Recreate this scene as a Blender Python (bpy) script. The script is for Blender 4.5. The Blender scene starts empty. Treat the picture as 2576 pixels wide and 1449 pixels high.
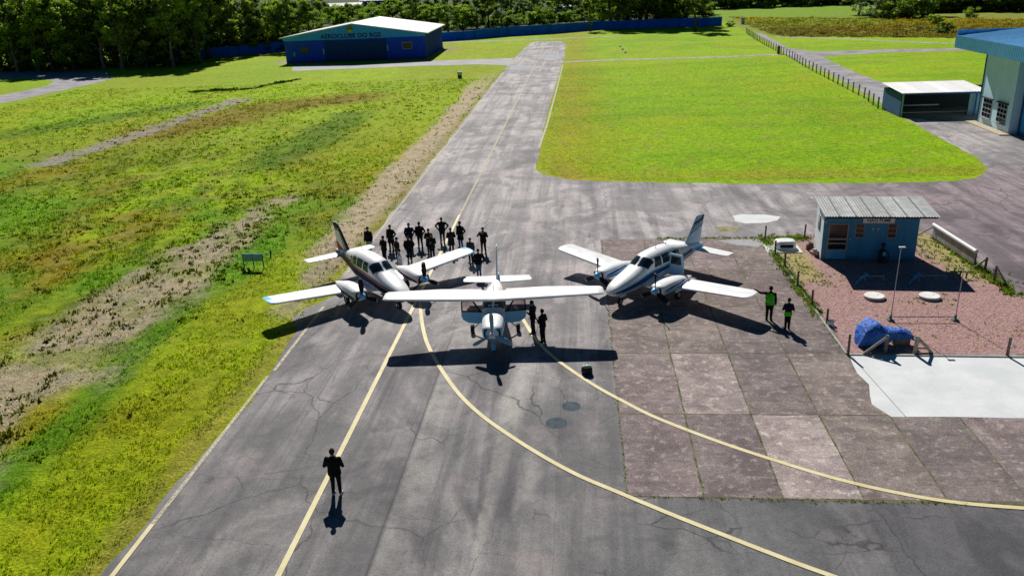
import bpy, math, random
import numpy as np
from mathutils import Vector, Matrix
random.seed(11)
RNG = np.random.default_rng(5)
S = bpy.context.scene
COL = S.collection
PI = math.pi

# ------------------------------------------------------------------ camera
FPX, CX, CY = 2050.0, 1288.0, 724.5          # survey frame 2576 x 1449
TH, RO, YA = map(math.radians, (20.92, -2.35, -5.37))
CAMH = 17.0
fw = Vector((math.sin(YA)*math.cos(TH), math.cos(YA)*math.cos(TH), -math.sin(TH)))
r0 = Vector((math.cos(YA), -math.sin(YA), 0)); u0 = r0.cross(fw)
rt = math.cos(RO)*r0 + math.sin(RO)*u0
up = -math.sin(RO)*r0 + math.cos(RO)*u0
cam = bpy.data.cameras.new('camera'); camo = bpy.data.objects.new('camera', cam); COL.objects.link(camo)
m = Matrix((rt, up, -fw)).transposed().to_4x4(); m.translation = (0, 0, CAMH)
camo.matrix_world = m
cam.sensor_width = 36.0; cam.lens = FPX/2576*36; cam.clip_start = 0.5; cam.clip_end = 6000
S.camera = camo

def G(x, y, z=0.0):
    """survey: where a sight line of the survey frame meets height z"""
    d = fw + rt*((x-CX)/FPX) - up*((y-CY)/FPX)
    k = (CAMH-z)/-d.z
    return Vector((d.x*k, d.y*k, z))
def G2(x, y):
    p = G(x, y); return (p.x, p.y)

# ------------------------------------------------------------------ light
SUN_EL = math.radians(39.3); SH = Vector((0.214, -0.977, 0)).normalized()
sun_az = math.atan2(-SH.x, -SH.y)            # from +Y toward +X
w = bpy.data.worlds.new('World'); S.world = w; w.use_nodes = True
nt = w.node_tree; nt.nodes.clear()
sky = nt.nodes.new('ShaderNodeTexSky'); sky.sky_type = 'NISHITA'; sky.sun_disc = False
sky.sun_elevation = SUN_EL; sky.sun_rotation = sun_az; sky.altitude = 30; sky.dust_density = 0.6; sky.air_density = 1.0
hs = nt.nodes.new('ShaderNodeHueSaturation'); hs.inputs['Saturation'].default_value = 1.7
bg = nt.nodes.new('ShaderNodeBackground'); bg.inputs['Strength'].default_value = 0.025
ow = nt.nodes.new('ShaderNodeOutputWorld')
nt.links.new(sky.outputs[0], hs.inputs['Color']); nt.links.new(hs.outputs[0], bg.inputs['Color']); nt.links.new(bg.outputs[0], ow.inputs[0])
sl = bpy.data.lights.new('sun', 'SUN'); sl.energy = 5.0; sl.angle = math.radians(0.5); sl.color = (1.0, 0.955, 0.89)
so = bpy.data.objects.new('sun', sl); COL.objects.link(so)
ld = Vector((SH.x*math.cos(SUN_EL), SH.y*math.cos(SUN_EL), -math.sin(SUN_EL)))
so.rotation_euler = ld.to_track_quat('-Z', 'Y').to_euler(); so.location = (0, 60, 80)
S.view_settings.view_transform = 'Standard'; S.view_settings.look = 'None'; S.view_settings.exposure = 0
S.cycles.max_bounces = 6; S.cycles.diffuse_bounces = 3; S.cycles.transparent_max_bounces = 12
S.cycles.use_denoising = True

# ------------------------------------------------------------------ node helpers
def nd(t, typ, ins=None, **at):
    n = t.nodes.new(typ)
    for k, v in at.items(): setattr(n, k, v)
    for k, v in (ins or {}).items():
        s = n.inputs[k]
        if isinstance(v, bpy.types.NodeSocket): t.links.new(v, s)
        else: s.default_value = v
    return n
def c4(c): return (c[0], c[1], c[2], 1.0)
def mixc(t, f, a, b, mode='MIX'):
    n = t.nodes.new('ShaderNodeMix'); n.data_type = 'RGBA'; n.blend_type = mode; n.clamp_factor = True
    for i, v in ((0, f), (6, a), (7, b)):
        if isinstance(v, bpy.types.NodeSocket): t.links.new(v, n.inputs[i])
        else: n.inputs[i].default_value = c4(v) if i else v
    return n.outputs[2]
def noise(t, vec, scale, detail=3.0, rough=0.55, dist=0.0):
    return nd(t, 'ShaderNodeTexNoise', {'Vector': vec, 'Scale': scale, 'Detail': detail, 'Roughness': rough, 'Distortion': dist}).outputs[0]
def rng(t, v, a, b, c=0.0, d=1.0, smooth=True):
    return nd(t, 'ShaderNodeMapRange', {0: v, 1: a, 2: b, 3: c, 4: d}, interpolation_type='SMOOTHSTEP' if smooth else 'LINEAR', clamp=True).outputs[0]
def mth(t, op, a, b=0.0):
    return nd(t, 'ShaderNodeMath', {0: a, 1: b}, operation=op).outputs[0]
def mapping(t, vec, sc=(1, 1, 1), rot=(0, 0, 0)):
    return nd(t, 'ShaderNodeMapping', {'Vector': vec, 'Scale': sc, 'Rotation': rot}).outputs[0]
def new_mat(name):
    m = bpy.data.materials.new(name); m.use_nodes = True
    t = m.node_tree; b = t.nodes['Principled BSDF']
    return m, t, b
def objco(t): return t.nodes.new('ShaderNodeTexCoord').outputs['Object']
def geoco(t): return t.nodes.new('ShaderNodeNewGeometry').outputs['Position']
def bump(t, b, h, strength=0.3, dist=0.02):
    n = nd(t, 'ShaderNodeBump', {'Height': h, 'Strength': strength, 'Distance': dist}); t.links.new(n.outputs[0], b.inputs['Normal'])
def mat(name, col, rough=0.5, var=0.12, scale=3.0, metal=0.0, spec=0.5, coat=0.0):
    """painted / plain surface with mottled wear"""
    m, t, b = new_mat(name); co = objco(t)
    n1 = noise(t, co, scale, 4.0); n2 = noise(t, co, scale*7, 3.0)
    f = mth(t, 'ADD', mth(t, 'MULTIPLY', n1, .65), mth(t, 'MULTIPLY', n2, .35))
    dk = tuple(c*(1-var*1.6) for c in col); lt = tuple(min(1, c*(1+var)) for c in col)
    t.links.new(mixc(t, rng(t, f, .32, .68), dk, lt), b.inputs['Base Color'])
    t.links.new(rng(t, n1, .3, .7, rough*.85, min(1, rough*1.2)), b.inputs['Roughness'])
    b.inputs['Metallic'].default_value = metal; b.inputs['Specular IOR Level'].default_value = spec
    b.inputs['Coat Weight'].default_value = coat
    return m

# ------------------------------------------------------------------ numpy noise
def vnoise(x, y, seed=0):
    xi = np.floor(x).astype(np.int64); yi = np.floor(y).astype(np.int64); fx = x-xi; fy = y-yi
    fx = fx*fx*(3-2*fx); fy = fy*fy*(3-2*fy)
    def h(a, b):
        n = (a*374761393 + b*668265263 + seed*1442695041) & 0x7fffffff
        n = ((n ^ (n >> 13))*1274126177) & 0x7fffffff
        return ((n ^ (n >> 16)) & 0xffff)/65535.0
    return (h(xi, yi)*(1-fx)+h(xi+1, yi)*fx)*(1-fy) + (h(xi, yi+1)*(1-fx)+h(xi+1, yi+1)*fx)*fy
def fbm(x, y, seed=0, o=4):
    s = 0; a = .5; tot = 0
    for k in range(o):
        s = s + a*vnoise(x*2**k+k*17.3, y*2**k-k*9.1, seed+k); tot += a; a *= .55
    return s/tot
def sst(x, a, b):
    t = np.clip((x-a)/(b-a), 0, 1); return t*t*(3-2*t)

# ------------------------------------------------------------------ mesh helpers
class MB:
    def __init__(s): s.v = []; s.f = []; s.m = []; s.sm = []
    def add(s, vs, fs, mi=0, smooth=False):
        o = len(s.v); s.v.extend([tuple(v) for v in vs])
        for f in fs: s.f.append(tuple(o+i for i in f)); s.m.append(mi); s.sm.append(smooth)
    def box(s, c, d, mi=0, rz=0.0, R=None, bev=0.0):
        hx, hy, hz = d[0]/2, d[1]/2, d[2]/2
        M = R if R is not None else Matrix.Rotation(rz, 3, 'Z')
        c = Vector(c)
        if bev <= 0:
            vs = [c + M @ Vector((x*hx, y*hy, z*hz)) for z in (-1, 1) for y in (-1, 1) for x in (-1, 1)]
            s.add(vs, [(0, 2, 3, 1), (4, 5, 7, 6), (0, 1, 5, 4), (2, 6, 7, 3), (0, 4, 6, 2), (1, 3, 7, 5)], mi); return
        vs = []; b = min(bev, hx*.9, hy*.9, hz*.9)
        rings = []
        for z, i in ((-hz, b), (-hz+b, 0), (hz-b, 0), (hz, b)):
            ring = []
            for (sx, sy) in ((1, 1), (-1, 1), (-1, -1), (1, -1)):
                x0, y0 = sx*(hx-i), sy*(hy-i)
                cs = [(x0-sx*b, y0), (x0, y0-sy*b)]
                if sx*sy > 0: cs = cs[::-1]
                ring += cs
            rings.append(ring); vs += [c + M @ Vector((x, y, z)) for x, y in ring]
        fs = [tuple(range(7, -1, -1)), tuple(range(24, 32))]
        for k in range(3):
            for i in range(8): fs.append((k*8+i, k*8+(i+1) % 8, k*8+8+(i+1) % 8, k*8+8+i))
        s.add(vs, fs, mi)
    def tube(s, p, q, r, r2=None, n=10, mi=0, smooth=True, cap=True):
        p = Vector(p); q = Vector(q); r2 = r if r2 is None else r2
        d = (q-p).normalized(); a = d.orthogonal().normalized(); b = d.cross(a)
        vs = []
        for c, rr in ((p, r), (q, r2)):
            for i in range(n):
                t = 2*PI*i/n; vs.append(c + (a*math.cos(t)+b*math.sin(t))*rr)
        s.add(vs, [(i, (i+1) % n, n+(i+1) % n, n+i) for i in range(n)], mi, smooth)
        if cap: s.add(vs, [tuple(range(n-1, -1, -1)), tuple(range(n, 2*n))], mi)
    def path(s, pts, rs, n=10, mi=0):
        """smooth skinned tube through points"""
        pts = [Vector(p) for p in pts]; rings = []
        a = None
        for i, p in enumerate(pts):
            d = (pts[min(i+1, len(pts)-1)]-pts[max(i-1, 0)]).normalized()
            a = d.orthogonal().normalized() if a is None else (a-d*a.dot(d)).normalized()
            b = d.cross(a); r = rs[i] if hasattr(rs, '__len__') else rs
            rings.append([p + (a*math.cos(2*PI*k/n)+b*math.sin(2*PI*k/n))*r for k in range(n)])
        s.rings(rings, mi)
    def rings(s, rings, mi=0, smooth=True, cap=True, close=True):
        n = len(rings[0]); vs = [v for r in rings for v in r]
        fs = []
        for k in range(len(rings)-1):
            for i in range(n if close else n-1):
                j = (i+1) % n; fs.append((k*n+i, k*n+j, k*n+n+j, k*n+n+i))
        s.add(vs, fs, mi, smooth)
        if cap and close:
            L = (len(rings)-1)*n
            s.add(vs, [tuple(range(n-1, -1, -1)), tuple(L+i for i in range(n))], mi)
    def ell(s, c, r, mi=0, nu=12, nv=8, R=None):
        c = Vector(c); vs = []; M = R or Matrix.Identity(3)
        for j in range(1, nv):
            p = PI*j/nv
            for i in range(nu):
                t = 2*PI*i/nu
                vs.append(c + M @ Vector((r[0]*math.sin(p)*math.cos(t), r[1]*math.sin(p)*math.sin(t), r[2]*math.cos(p))))
        T = len(vs); vs += [c + M @ Vector((0, 0, r[2])), c - M @ Vector((0, 0, r[2]))]
        fs = []
        for j in range(nv-2):
            for i in range(nu): k = (i+1) % nu; fs.append((j*nu+i, (j+1)*nu+i, (j+1)*nu+k, j*nu+k))
        for i in range(nu):
            k = (i+1) % nu; fs.append((T, i, k)); fs.append((T+1, (nv-2)*nu+k, (nv-2)*nu+i))
        s.add(vs, fs, mi, True)
    def disc(s, c, r, n=24, mi=0, ry=None, rot=0.0):
        ry = r if ry is None else ry
        vs = []
        for i in range(n):
            t = 2*PI*i/n; x, y = r*math.cos(t), ry*math.sin(t)
            vs.append((c[0]+x*math.cos(rot)-y*math.sin(rot), c[1]+x*math.sin(rot)+y*math.cos(rot), c[2]))
        s.add(vs, [tuple(range(n))], mi)
    def prism(s, poly, z0, z1, mi=0):
        n = len(poly); vs = [(x, y, z0) for x, y in poly]+[(x, y, z1) for x, y in poly]
        s.add(vs, [tuple(range(n-1, -1, -1)), tuple(range(n, 2*n))]+[(i, (i+1) % n, n+(i+1) % n, n+i) for i in range(n)], mi)
    def build(s, name, mats, parent=None, label=None):
        me = bpy.data.meshes.new(name); me.from_pydata(s.v, [], s.f)
        for mm in (mats if isinstance(mats, (list, tuple)) else [mats]): me.materials.append(mm)
        me.polygons.foreach_set('material_index', s.m); me.polygons.foreach_set('use_smooth', s.sm); me.update()
        return link(name, me, parent, label)
def link(name, me, parent=None, label=None):
    o = bpy.data.objects.new(name, me); COL.objects.link(o)
    if parent: o.parent = parent
    if label: o['label'] = label
    return o
def tag(o, label=None, cat=None, group=None, kind=None):
    for k, v in (('label', label), ('category', cat), ('group', group), ('kind', kind)):
        if v: o[k] = v
    return o
def thing(name, label, cat, loc=(0, 0, 0), rz=0.0, group=None, scale=1.0):
    o = bpy.data.objects.new(name, None); o.empty_display_size = .3; COL.objects.link(o)
    o.location = loc; o.rotation_euler = (0, 0, rz); o.scale = (scale,)*3
    return tag(o, label, cat, group)
def copy_tree(o, parent=None):
    c = o.copy(); COL.objects.link(c)
    if parent: c.parent = parent
    for ch in list(o.children): copy_tree(ch, c)
    return c
def poly_sheet(name, pts, z, mats, sub=0.0, jit=0.0, seed=1, kind='structure'):
    """flat sheet from an outline; edges may be roughened"""
    out = []
    n = len(pts)
    for i in range(n):
        a = Vector(pts[i]); b = Vector(pts[(i+1) % n]); L = (b-a).length
        k = max(1, min(200, int(L/sub))) if sub else 1
        for j in range(k):
            p = a.lerp(b, j/k)
            if jit:
                p = p + Vector((vnoise(np.array([p.x*.9]), np.array([p.y*.9]), seed)[0]-.5, vnoise(np.array([p.x*.9]), np.array([p.y*.9]), seed+9)[0]-.5))*2*jit
            out.append(p)
    import bmesh
    bm = bmesh.new(); vs = [bm.verts.new((p.x, p.y, z)) for p in out]
    f = bm.faces.new(vs)
    if f.normal.z < 0: f.normal_flip()
    bmesh.ops.triangulate(bm, faces=bm.faces[:])
    for f in bm.faces:
        f.normal_update()
        if f.normal.z < 0: f.normal_flip()
    me = bpy.data.meshes.new(name); bm.to_mesh(me); bm.free()
    for mm in (mats if isinstance(mats, (list, tuple)) else [mats]): me.materials.append(mm)
    o = link(name, me)
    if kind: o['kind'] = kind
    return o
def cr(pts, n=8):
    """Catmull-Rom through 2-D points"""
    P = [Vector(p) for p in pts]; P = [2*P[0]-P[1]]+P+[2*P[-1]-P[-2]]; out = []
    for i in range(1, len(P)-2):
        for k in range(n):
            t = k/n; a, b, c, d = P[i-1:i+3]
            out.append(.5*((2*b)+(c-a)*t+(2*a-5*b+4*c-d)*t*t+(3*b-a-3*c+d)*t**3))
    out.append(P[-2]); return out
def strip(name, pts, width, z, m):
    mb = MB(); L = []; R = []
    for i, p in enumerate(pts):
        d = (pts[min(i+1, len(pts)-1)]-pts[max(i-1, 0)]).normalized(); nrm = Vector((-d.y, d.x))
        L.append((p.x+nrm.x*width/2, p.y+nrm.y*width/2, z)); R.append((p.x-nrm.x*width/2, p.y-nrm.y*width/2, z))
    n = len(pts); mb.add(L+R, [(n+i, n+i+1, i+1, i) for i in range(n-1)])
    return tag(mb.build(name, m), kind='structure')
def text_mesh(txt, size, depth=0.0, bold=0.0):
    c = bpy.data.curves.new('lettering', 'FONT'); c.body = txt; c.size = size; c.extrude = depth; c.offset = bold
    c.align_x = 'CENTER'; c.align_y = 'CENTER'; c.resolution_u = 4
    o = bpy.data.objects.new('lettering', c); COL.objects.link(o)
    bpy.context.view_layer.update()
    me = bpy.data.meshes.new_from_object(o.evaluated_get(bpy.context.evaluated_depsgraph_get()))
    bpy.data.objects.remove(o); bpy.data.curves.remove(c)
    return me
# ================================================================== SETTING
lime = np.array((.38, .56, .003)); olive = np.array((.235, .26, .012)); dark = np.array((.035, .10, .006))
lush = np.array((.15, .37, .006)); brown = np.array((.33, .19, .018)); dirt = np.array((.50, .42, .34)); straw = np.array((.46, .40, .10)); yel = np.array((.41, .40, .004))
def pdist(X, Y, pts):
    best = np.full(X.shape, 1e9)
    for (ax, ay), (bx, by) in zip(pts[:-1], pts[1:]):
        dx, dy = bx-ax, by-ay; t = np.clip(((X-ax)*dx+(Y-ay)*dy)/(dx*dx+dy*dy+1e-9), 0, 1)
        best = np.minimum(best, np.hypot(X-ax-t*dx, Y-ay-t*dy))
    return best
def mixn(a, b, f): return a*(1-f[..., None])+b*f[..., None]
TRACK = [(-25.5, 5), (-25.8, 20), (-25.9, 32), (-26.2, 44), (-26.2, 55), (-25.9, 66)]
PUDDLE = [(-57.5, 82), (-57.0, 92), (-56.2, 108), (-55.4, 130)]
LUSH1 = [(-21.6, 8), (-22.0, 26), (-22.4, 34), (-22.9, 41)]
SCRUB = [G2(482, 232), G2(560, 229), G2(640, 222), G2(735, 203)]
BROWN = [G2(420, 330), G2(560, 300), G2(700, 268), G2(860, 250)]
DARKG = [G2(690, 410), G2(800, 350), G2(880, 290)]
DARK2 = [G2(-20, 350), G2(120, 325), G2(330, 290), G2(480, 265)]
def ground_color(X, Y):
    f1 = fbm(X*.045, Y*.03, 3); f2 = fbm(X*.25, Y*.14, 21); f3 = fbm(X*1.1, Y*.8, 41, 3); f4 = fbm(X*.11, Y*.07, 77)
    L = mixn(olive[None], lime[None], sst(f1*.55+f2*.45, .36, .60))
    L = mixn(L, yel[None], sst(f4, .50, .68)*.75)
    L = mixn(L, brown[None]*.9, sst(f2*.5+f4*.5, .50, .62)*.6)
    L = mixn(L, dark[None]*1.6, sst(fbm(X*.9, Y*.55, 131, 4), .54, .66)*.55)
    L = mixn(L, straw[None]*.7, sst(fbm(X*.6, Y*.35, 171, 4), .58, .68)*.45)
    L = mixn(L, lush[None], sst(fbm(X*.08, Y*.05, 55), .52, .66)*.7)
    # strip next to the taxiway is yellow-green
    k = sst(X, -22.5, -19.5)*(1-sst(Y, 46, 60)); L = mixn(L, mixn(yel[None], lime[None], f2)*.92, k*.8)
    k = sst(X, -36, -19.5)*sst(Y, 60, 80)*(1-sst(Y, 120, 150)); L = mixn(L, mixn(yel[None], lime[None], f1), k*.6)
    # right mown lawn
    R = mixn(np.array((.27, .52, .002))[None], np.array((.42, .64, .002))[None], f1*.6+f2*.4)
    st = .5+.5*np.sin(X*2.4+2*f1); R = mixn(R, yel[None], (1-sst(X, -1.5, 6.5))*.75*(.7+.3*st))
    R = mixn(R, np.array((.50, .36, .05))[None], (1-sst(np.abs(Y-71.5)+(f2-.5)*3, .5, 2.6))*.45*(Y < 80)+(1-sst(np.abs(X+1.5)+(f2-.5)*5, .4, 2.2))*.35)
    R = mixn(R, np.array((.44, .54, .004))[None], sst(f4, .48, .7)*.5)
    R = mixn(R, lush[None]*.9, sst(fbm(X*.10, Y*.25, 91), .48, .68)*.30)
    R = mixn(R, straw[None], sst(fbm(X*.7, Y*.9, 95, 4), .60, .70)*.4)
    C = mixn(L, R, sst(X, -9.5, -9.4))
    far = sst(Y, 62, 120)*(1-sst(X, -9.5, -9.4)); C = mixn(C, lime[None]*np.array((1.12, 1.12, 1)), far*.55)
    wob = (f2-.5)*3.0+(f3-.5)*1.6
    d = pdist(X, Y, LUSH1)+(f2-.5)*2.2; C = mixn(C, lush[None]*.75, (1-sst(d, .4, 1.7))*.85*(1-sst(Y, 44, 50)))
    C = mixn(C, lush[None], (1-sst(np.hypot((X+22.2)/2.0, (Y-51)/9)+(f2-.5)*.6, .5, 1.1))*.8)
    d = pdist(X, Y, BROWN)+wob*1.2; C = mixn(C, np.array((.27, .17, .015))[None], (1-sst(d+(f3-.5)*3, 2, 10))*.75)
    d = pdist(X, Y, DARKG)+wob; C = mixn(C, lush[None]*.55, (1-sst(d, 1, 5))*.7)
    d = pdist(X, Y, DARK2)+wob; C = mixn(C, lush[None]*.6, (1-sst(d, 1, 6))*.65)
    d = pdist(X, Y, SCRUB)+wob*.5; C = mixn(C, dark[None]*.5, (1-sst(d, .3, 1.6))*.9)
    # bare earth
    tw = 4.6*(1-sst(Y, 24, 70)*.42)
    d = pdist(X, Y, TRACK)+(f2-.5)*4.2+(f3-.5)*3.2; k = (1-sst(d, tw*.25, tw*.95))*.92*(.42+.58*sst(fbm(X*.55, Y*.4, 201, 4), .36, .52))
    C = mixn(C, mixn(dirt[None]*1.05, straw[None]*.8, f3*.35), k)
    d = pdist(X, Y, PUDDLE)+wob*.7; C = mixn(C, mixn(dirt[None]*.9, np.array((.36, .36, .39))[None], f2), (1-sst(d+(f3-.5)*2.6, .5, 2.6))*.9)
    e = np.abs(X+17.0)+(f2-.5)*2.8+(f3-.5)*1.3; k = (1-sst(e, 1.1, 2.6))*sst(Y, 47, 52)*(1-sst(Y, 128, 165))
    C = mixn(C, dirt[None]*np.array((1.22, 1.20, 1.08)), k*.95)
    e = np.abs(X+16.4)+(f2-.5)*5+(f3-.5)*2; k = (1-sst(e, .4, 1.7))*sst(Y, 38.5, 42)*(1-sst(Y, 52, 56)); C = mixn(C, dirt[None]*.9, k*.8)
    e = np.abs(X+15.4)+(f3-.5)*1.0; k = (1-sst(e, .1, .8))*(1-sst(Y, 150, 165)); C = mixn(C, straw[None]*.75, k*.55)
    # far meadow on the right behind the wall
    mdw = sst(X+(Y-270)*.02, 44, 50)*sst(Y, 216, 226)
    C = mixn(C, mixn(np.array((.30, .34, .05))[None], np.array((.24, .42, .02))[None], sst(Y, 270, 330)), mdw)
    # town ground far behind the trees
    C = mixn(C, np.array((.06, .09, .03))[None], sst(Y+.25*X*(X < 0), 262, 280)*(1-sst(X, 40, 46)))
    # dusty apron in front of the far hangar
    d = np.hypot((X+68.5)/5, (Y-196)/9); C = mixn(C, dirt[None], (1-sst(d+(f2-.5)*.6, .4, 1))*.8)
    d = np.hypot((X+34.5)/4, (Y-214)/12); C = mixn(C, dirt[None]*.8, (1-sst(d+(f2-.5)*.6, .4, 1))*.6)
    return np.clip(C, .002, .9), k
def axis(parts):
    out = []
    for a, b, s in parts: out += list(np.arange(a, b, s))
    return np.array(out+[parts[-1][1]])
gx = axis([(-1400, -200, 100), (-200, -70, 2.5), (-70, -36, .9), (-36, -13, .38), (-13, 60, .9), (60, 200, 4), (200, 1400, 100)])
gy = axis([(-60, 12, 6), (12, 60, .4), (60, 160, .9), (160, 300, 2.2), (300, 500, 12), (500, 2600, 150)])
GXX, GYY = np.meshgrid(gx, gy)
cc, _ = ground_color(GXX.ravel(), GYY.ravel())
me = bpy.data.meshes.new('ground'); nx, ny = len(gx), len(gy)
co = np.zeros((nx*ny, 3), np.float32); co[:, 0] = GXX.ravel(); co[:, 1] = GYY.ravel()
idx = np.arange(nx*ny).reshape(ny, nx)
q = np.stack([idx[:-1, :-1], idx[:-1, 1:], idx[1:, 1:], idx[1:, :-1]], -1).reshape(-1, 4)
def np_mesh(me, co, quads):
    k = quads.shape[1]
    me.vertices.add(len(co)); me.vertices.foreach_set('co', co.astype(np.float32).ravel())
    me.loops.add(quads.size); me.loops.foreach_set('vertex_index', quads.astype(np.int32).ravel())
    me.polygons.add(len(quads)); me.polygons.foreach_set('loop_start', np.arange(0, quads.size, k, dtype=np.int32))
    me.update(calc_edges=True)
def set_col(me, cols, name='tint'):
    a = me.color_attributes.new(name, 'FLOAT_COLOR', 'POINT')
    a.data.foreach_set('color', np.concatenate([cols, np.ones((len(cols), 1))], 1).astype(np.float32).ravel())
np_mesh(me, co, q); set_col(me, cc)
m, t, b = new_mat('turf'); at = nd(t, 'ShaderNodeVertexColor', layer_name='tint').outputs[0]; p = geoco(t)
n1 = noise(t, p, 9.0, 4, .7); n2 = noise(t, p, 1.6, 4, .6); n3 = noise(t, p, .35, 3)
c = mixc(t, rng(t, n1, .30, .72), (.50, .50, .45), (1.38, 1.34, 1.4)); cm = mixc(t, 1.0, at, c, 'MULTIPLY')
c2 = mixc(t, rng(t, n2, .32, .68), (.72, .74, .7), (1.16, 1.14, 1.1)); cm = mixc(t, 1.0, cm, c2, 'MULTIPLY')
c3 = mixc(t, rng(t, n3, .3, .7), (.9, .93, .9), (1.08, 1.05, 1.0)); cm = mixc(t, 1.0, cm, c3, 'MULTIPLY')
t.links.new(cm, b.inputs['Base Color']); b.inputs['Roughness'].default_value = .9; b.inputs['Specular IOR Level'].default_value = .1
bump(t, b, mth(t, 'ADD', n1, n2), .8, .12)
me.materials.append(m); tag(link('ground', me), kind='structure'); M_TURF = m

# ---- asphalt
m, t, b = new_mat('asphalt'); p = geoco(t); sx = nd(t, 'ShaderNodeSeparateXYZ', {0: p}); X, Y = sx.outputs[0], sx.outputs[1]
big = noise(t, p, .20, 4, .55, .8); mid = noise(t, p, .9, 5, .65); fine = noise(t, p, 14, 4, .75); spk = noise(t, p, 55, 2, .8)
strk = noise(t, mapping(t, p, (1.1, .045, 1), (0, 0, .03)), 1.0, 5, .62, .5); swp = noise(t, mapping(t, p, (2.6, .16, 1), (0, 0, .22)), 1.0, 4, .65, .4)
c = mixc(t, rng(t, big, .38, .62), (.212, .208, .213), (.40, .385, .38))
c = mixc(t, rng(t, strk, .36, .62, .9, 0), c, mixc(t, big, (.125, .125, .13), (.235, .232, .236)))
c = mixc(t, mth(t, 'MULTIPLY', rng(t, swp, .52, .68, 0, .5), rng(t, Y, 70, 40, .25, 1)), c, (.155, .152, .165))
c = mixc(t, rng(t, noise(t, mapping(t, p, (.5, .2, 1)), .8, 4, .6, .8), .54, .68, 0, .7), c, (.44, .425, .405))     # dusty
c = mixc(t, rng(t, noise(t, p, .33, 4, .6), .56, .68, 0, .5), c, (.40, .345, .345))     # rosy
for xs_, wd_, am_ in ((-6.72, .035, .6), (-11.9, .02, .35), (-1.0, .02, .35)):
    sm_ = mth(t, 'ABSOLUTE', mth(t, 'SUBTRACT', mth(t, 'ADD', X, mth(t, 'MULTIPLY', mth(t, 'SUBTRACT', mid, .5), .12)), xs_)); c = mixc(t, mth(t, 'MULTIPLY', rng(t, sm_, wd_*.3, wd_, am_, 0), rng(t, Y, 40, 36)), c, (.06, .06, .062))
sm_ = mth(t, 'SUBTRACT', X, -6.70); c = mixc(t, mth(t, 'MULTIPLY', mth(t, 'MULTIPLY', rng(t, sm_, 0, .15), rng(t, sm_, .5, 1.6, 1, 0)), mth(t, 'MULTIPLY', rng(t, mid, .3, .6, .2, .75), rng(t, Y, 42, 34))), c, (.46, .45, .42))
er_ = mth(t, 'MULTIPLY', rng(t, X, 14, 25), rng(t, Y, 78, 66)); c = mixc(t, er_, c, mixc(t, 1.0, c, (.70, .61, .66), 'MULTIPLY'))
# worn pale wheel strip through the apron
xc = mth(t, 'ADD', X, mth(t, 'MULTIPLY', mth(t, 'SUBTRACT', mid, .5), .5))
ctr = mth(t, 'ADD', mth(t, 'MULTIPLY', mth(t, 'SUBTRACT', Y, 20.0), .036), -3.42)
dst = mth(t, 'ABSOLUTE', mth(t, 'SUBTRACT', xc, ctr))
dst = mth(t, 'DIVIDE', dst, rng(t, Y, 20, 34, .5, 1.5))
c = mixc(t, mth(t, 'MULTIPLY', rng(t, dst, .15, .6, .85, 0), mth(t, 'MULTIPLY', rng(t, Y, 36, 33), rng(t, mid, .35, .6, .45, 1))), c, (.52, .51, .47))
# darker reseal south-east of the slab
se = mth(t, 'MULTIPLY', rng(t, xc, 9.1, 9.35), rng(t, Y, 24.2, 23.8)); c = mixc(t, mth(t, 'MULTIPLY', se, .85), c, mixc(t, mid, (.115, .105, .125), (.20, .185, .20)))
sw = mth(t, 'MULTIPLY', rng(t, xc, -1, 2.0), rng(t, Y, 24.5, 23.2)); c = mixc(t, mth(t, 'MULTIPLY', sw, .45), c, (.165, .18, .185))
near = rng(t, Y, 58, 18); c = mixc(t, 1.0, c, mixc(t, near, (1.34, 1.29, 1.30), (.74, .735, .745)), 'MULTIPLY')  # far asphalt lightened, near darkened: grazing sun sheen put into the colour
mot = noise(t, p, 2.4, 6, .72, .4); c = mixc(t, 1.0, c, mixc(t, rng(t, mot, .34, .66), (.88, .88, .89), (1.1, 1.09, 1.08)), 'MULTIPLY')
blot = noise(t, mapping(t, p, (.22, .12, 1)), 1.0, 4, .62, 1.2); c = mixc(t, rng(t, blot, .50, .62, 0, .7), c, mixc(t, 1.0, c, (.52, .52, .56), 'MULTIPLY'))
g = mixc(t, rng(t, fine, .28, .74), (.74, .74, .74), (1.24, 1.23, 1.22)); c = mixc(t, 1.0, c, g, 'MULTIPLY')
g = mixc(t, rng(t, spk, .3, .75), (.80, .80, .80), (1.22, 1.22, 1.22)); c = mixc(t, 1.0, c, g, 'MULTIPLY')
# cracks
dv = nd(t, 'ShaderNodeVectorMath', {0: p, 1: nd(t, 'ShaderNodeTexNoise', {'Vector': p, 'Scale': .7, 'Detail': 4.0}).outputs[1]}, operation='ADD').outputs[0]
def crack(sc, wd, lo, hi, amt, seedscale):
    v = nd(t, 'ShaderNodeTexVoronoi', {'Vector': mapping(t, dv, sc), 'Scale': 1.0}, feature='DISTANCE_TO_EDGE').outputs['Distance']
    return mth(t, 'MULTIPLY', rng(t, v, 0, wd, amt, 0), rng(t, noise(t, p, seedscale, 2), lo, hi))
k1 = crack((.16, .11, .1), .007, .46, .60, .75, .12); k2 = crack((.45, .38, .3), .011, .49, .62, .7, .2)
k3 = mth(t, 'MULTIPLY', crack((.10, .55, .3), .012, .46, .60, .75, .25), rng(t, Y, 28, 24)); kk = mth(t, 'MAXIMUM', mth(t, 'MAXIMUM', k1, k2), k3); c = mixc(t, kk, c, (.035, .035, .038))
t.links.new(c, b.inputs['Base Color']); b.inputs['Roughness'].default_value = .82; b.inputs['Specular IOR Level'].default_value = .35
bump(t, b, mth(t, 'ADD', fine, spk), .35, .02); M_ASPH = m

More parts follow.
